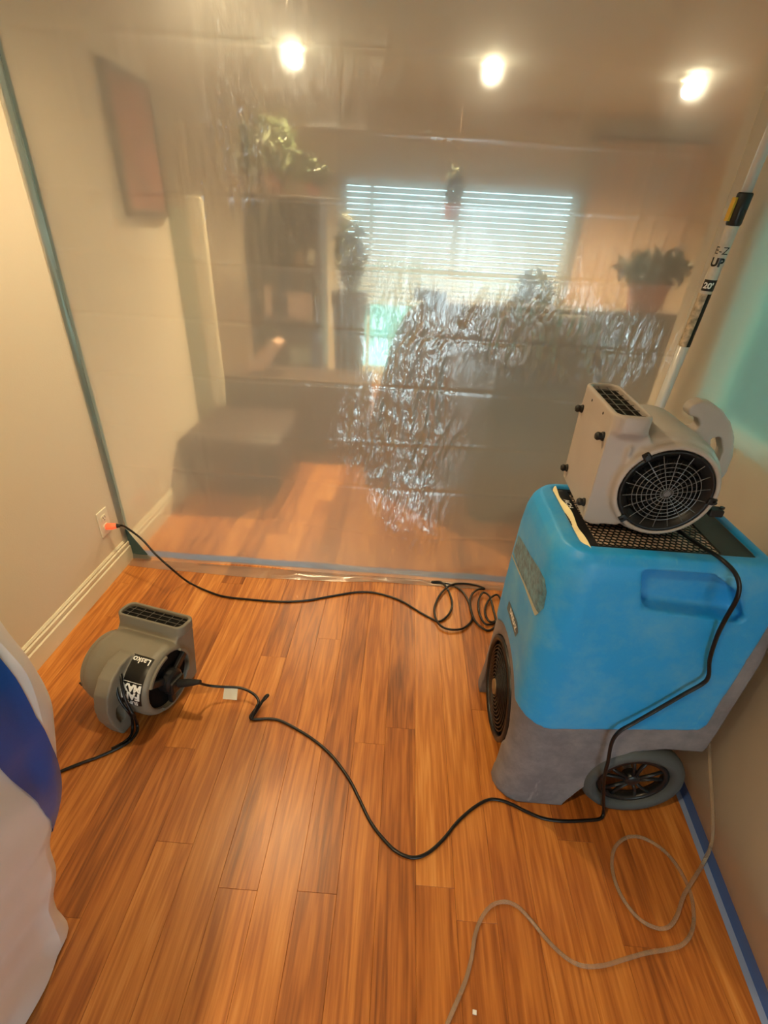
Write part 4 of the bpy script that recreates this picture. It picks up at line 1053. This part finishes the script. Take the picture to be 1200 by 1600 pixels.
rows = [[pole_pt(s, sg*a, r) for a, r in ((-1.5, .019), (-1.5, .027), (-1.1, .029), (-.7, .027), (-.7, .019))] for s in (s0, s0+.01, (s0+s1)/2, s1-.008, s1)]
add_loft(bm, rows); from_bm('lock_button', bm, yellow_m, pole)
def wrap(name, sa, sb, a0, a1, r, m, n=16, par=pole):
    bm = bmesh.new(); A = [bm.verts.new(pole_pt(sa, sg*(a0+(a1-a0)*i/n), r)) for i in range(n+1)]; B = [bm.verts.new(pole_pt(sb, sg*(a0+(a1-a0)*i/n), r)) for i in range(n+1)]
    for i in range(n): bm.faces.new((A[i], A[i+1], B[i+1], B[i]))
    return from_bm(name, bm, m, par, True)
lb = wrap('sticker', pole_at(1074, 515), pole_at(1138, 353), -3.0, 3.0, .0172, mat('sticker_paper', srgb(206, 196, 184), .55, var=.08, vscale=60))
sA, sB = pole_at(1074, 535), pole_at(1108, 436)
wrap('sticker_lower', pole_at(1068, 540), pole_at(1101, 458), -1.7, .55, .0174, mat('sticker_worn', srgb(186, 166, 140), .6, var=.45, vscale=70))
wrap('sticker_stripe', pole_at(1068, 540), pole_at(1101, 458), .45, 1.7, .0176, blackprint_m)
wrap('sticker_band', pole_at(1098, 453), pole_at(1108, 436), -1.0, 2.2, .0176, blackprint_m)
def pole_text(s, size, sc_, m, off, bold, r=.0182, sx=1):
    b = text_mesh(s, size, bold)
    for v in b.verts: v.co = pole_pt(sc_+v.co.y, sg*(off+v.co.x*sx/.0175), r)
    o = from_bm('lettering', b, m, lb)
pole_text('E-Z', .027, pole_at(1122, 391), blackprint_m, -.12, .0001, sx=1.0)
pole_text('UP', .030, pole_at(1113, 409), blackprint_m, -.1, .0014)
pole_text("20'", .022, pole_at(1101, 445), white_m, .0, .0008)
bm = bmesh.new(); add_tube(bm, [pb_+pd*.0005, pb_+pd*.05], .0185, 20); from_bm('end_grip', bm, blackrub_m, pole)

# ------------------------------------------------------------------ wrapped furniture at the lower left
cv = thing('wrapped_furniture', 'furniture wrapped in milky film with a blue tape band at the lower left', 'wrapped furniture', (0, 0, 0))
EDGE = [(0, -.662), (.08, -.660), (.18, -.640), (.33, -.592), (.43, -.560), (.53, -.525), (.626, -.495), (.71, -.473), (.80, -.458), (.906, -.450), (1.00, -.46), (1.05, -.48)]
CT = 1.05
def edge_x(z): return float(np.interp(z, [e[0] for e in EDGE], [e[1] for e in EDGE]))
def cover_ring(z, n=160):
    xr = edge_x(z); pts = rrect(-1.19, xr, -.28, .43, .045, 8); P_ = [Vector((p[0], p[1], 0)) for p in pts]; P_.append(P_[0].copy())
    L_ = [0]
    for a_, b_ in zip(P_, P_[1:]): L_.append(L_[-1]+(b_-a_).length)
    out = []
    for i in range(n):
        s_ = L_[-1]*i/n; k = max(j for j in range(len(L_)-1) if L_[j] <= s_+1e-9); f = (s_-L_[k])/max(L_[k+1]-L_[k], 1e-9)
        p = P_[k].lerp(P_[k+1], f)
        wv = .008*math.sin(s_*17+z*6)*math.sin(z*5+1)+.004*math.sin(s_*41+z*23)
        c_ = Vector(((xr-1.19)/2, .07, 0)); d_ = (p-c_).normalized(); p = p+d_*wv
        out.append((max(p.x, -1.205), p.y, z))
    return out
zz = np.linspace(.004, CT, 70); rings_ = np.array([(lambda r_: r_+[r_[0]])(cover_ring(z)) for z in zz])
grid_mesh('film_cover', rings_[:, :, 0], rings_[:, :, 1], rings_[:, :, 2], cover_m, cv)
bm = bmesh.new(); c0 = bm.verts.new(((edge_x(CT)-1.19)/2, .07, CT+.02)); rg = [bm.verts.new(p) for p in cover_ring(CT)]; nt_ = 160
for i in range(nt_): bm.faces.new((rg[i], rg[(i+1) % nt_], c0))
from_bm('cover_top', bm, cover_m, cv, True)
cvo = [o for o in cv.children if o.name.startswith('film_cover')][0]; bvC = bvh_of(cvo)
bm = bmesh.new(); rows = []
for j in range(41):
    z_ = j/40; row = []
    for i in range(7):
        k = i/6; zl = float(np.interp(z_, [0, .15, .4, .7, 1], [.43, .504, .646, .80, 1.0])); zr = float(np.interp(z_, [0, .15, .4, .7, 1], [.43, .54, .683, .824, 1.02])); yl = float(np.interp(z_, [0, .15, .4, .7, 1], [.420, .395, .358, .325, .305])); yr = float(np.interp(z_, [0, .15, .4, .7, 1], [.428, .425, .404, .382, .372]))
        y = yl+(yr-yl)*k; z = zl+(zr-zl)*k
        h = bvC.ray_cast(Vector((0, y, z)), Vector((-1, 0, 0))); x = h[0].x if h[0] else edge_x(z)
        row.append(bm.verts.new((x+.0025, y, z)))
    rows.append(row)
for A, B in zip(rows, rows[1:]):
    for k in range(6): bm.faces.new((A[k], A[k+1], B[k+1], B[k]))
tag(from_bm('tape_band', bm, tape_deep_m, cv, True), 'deep blue tape strip')
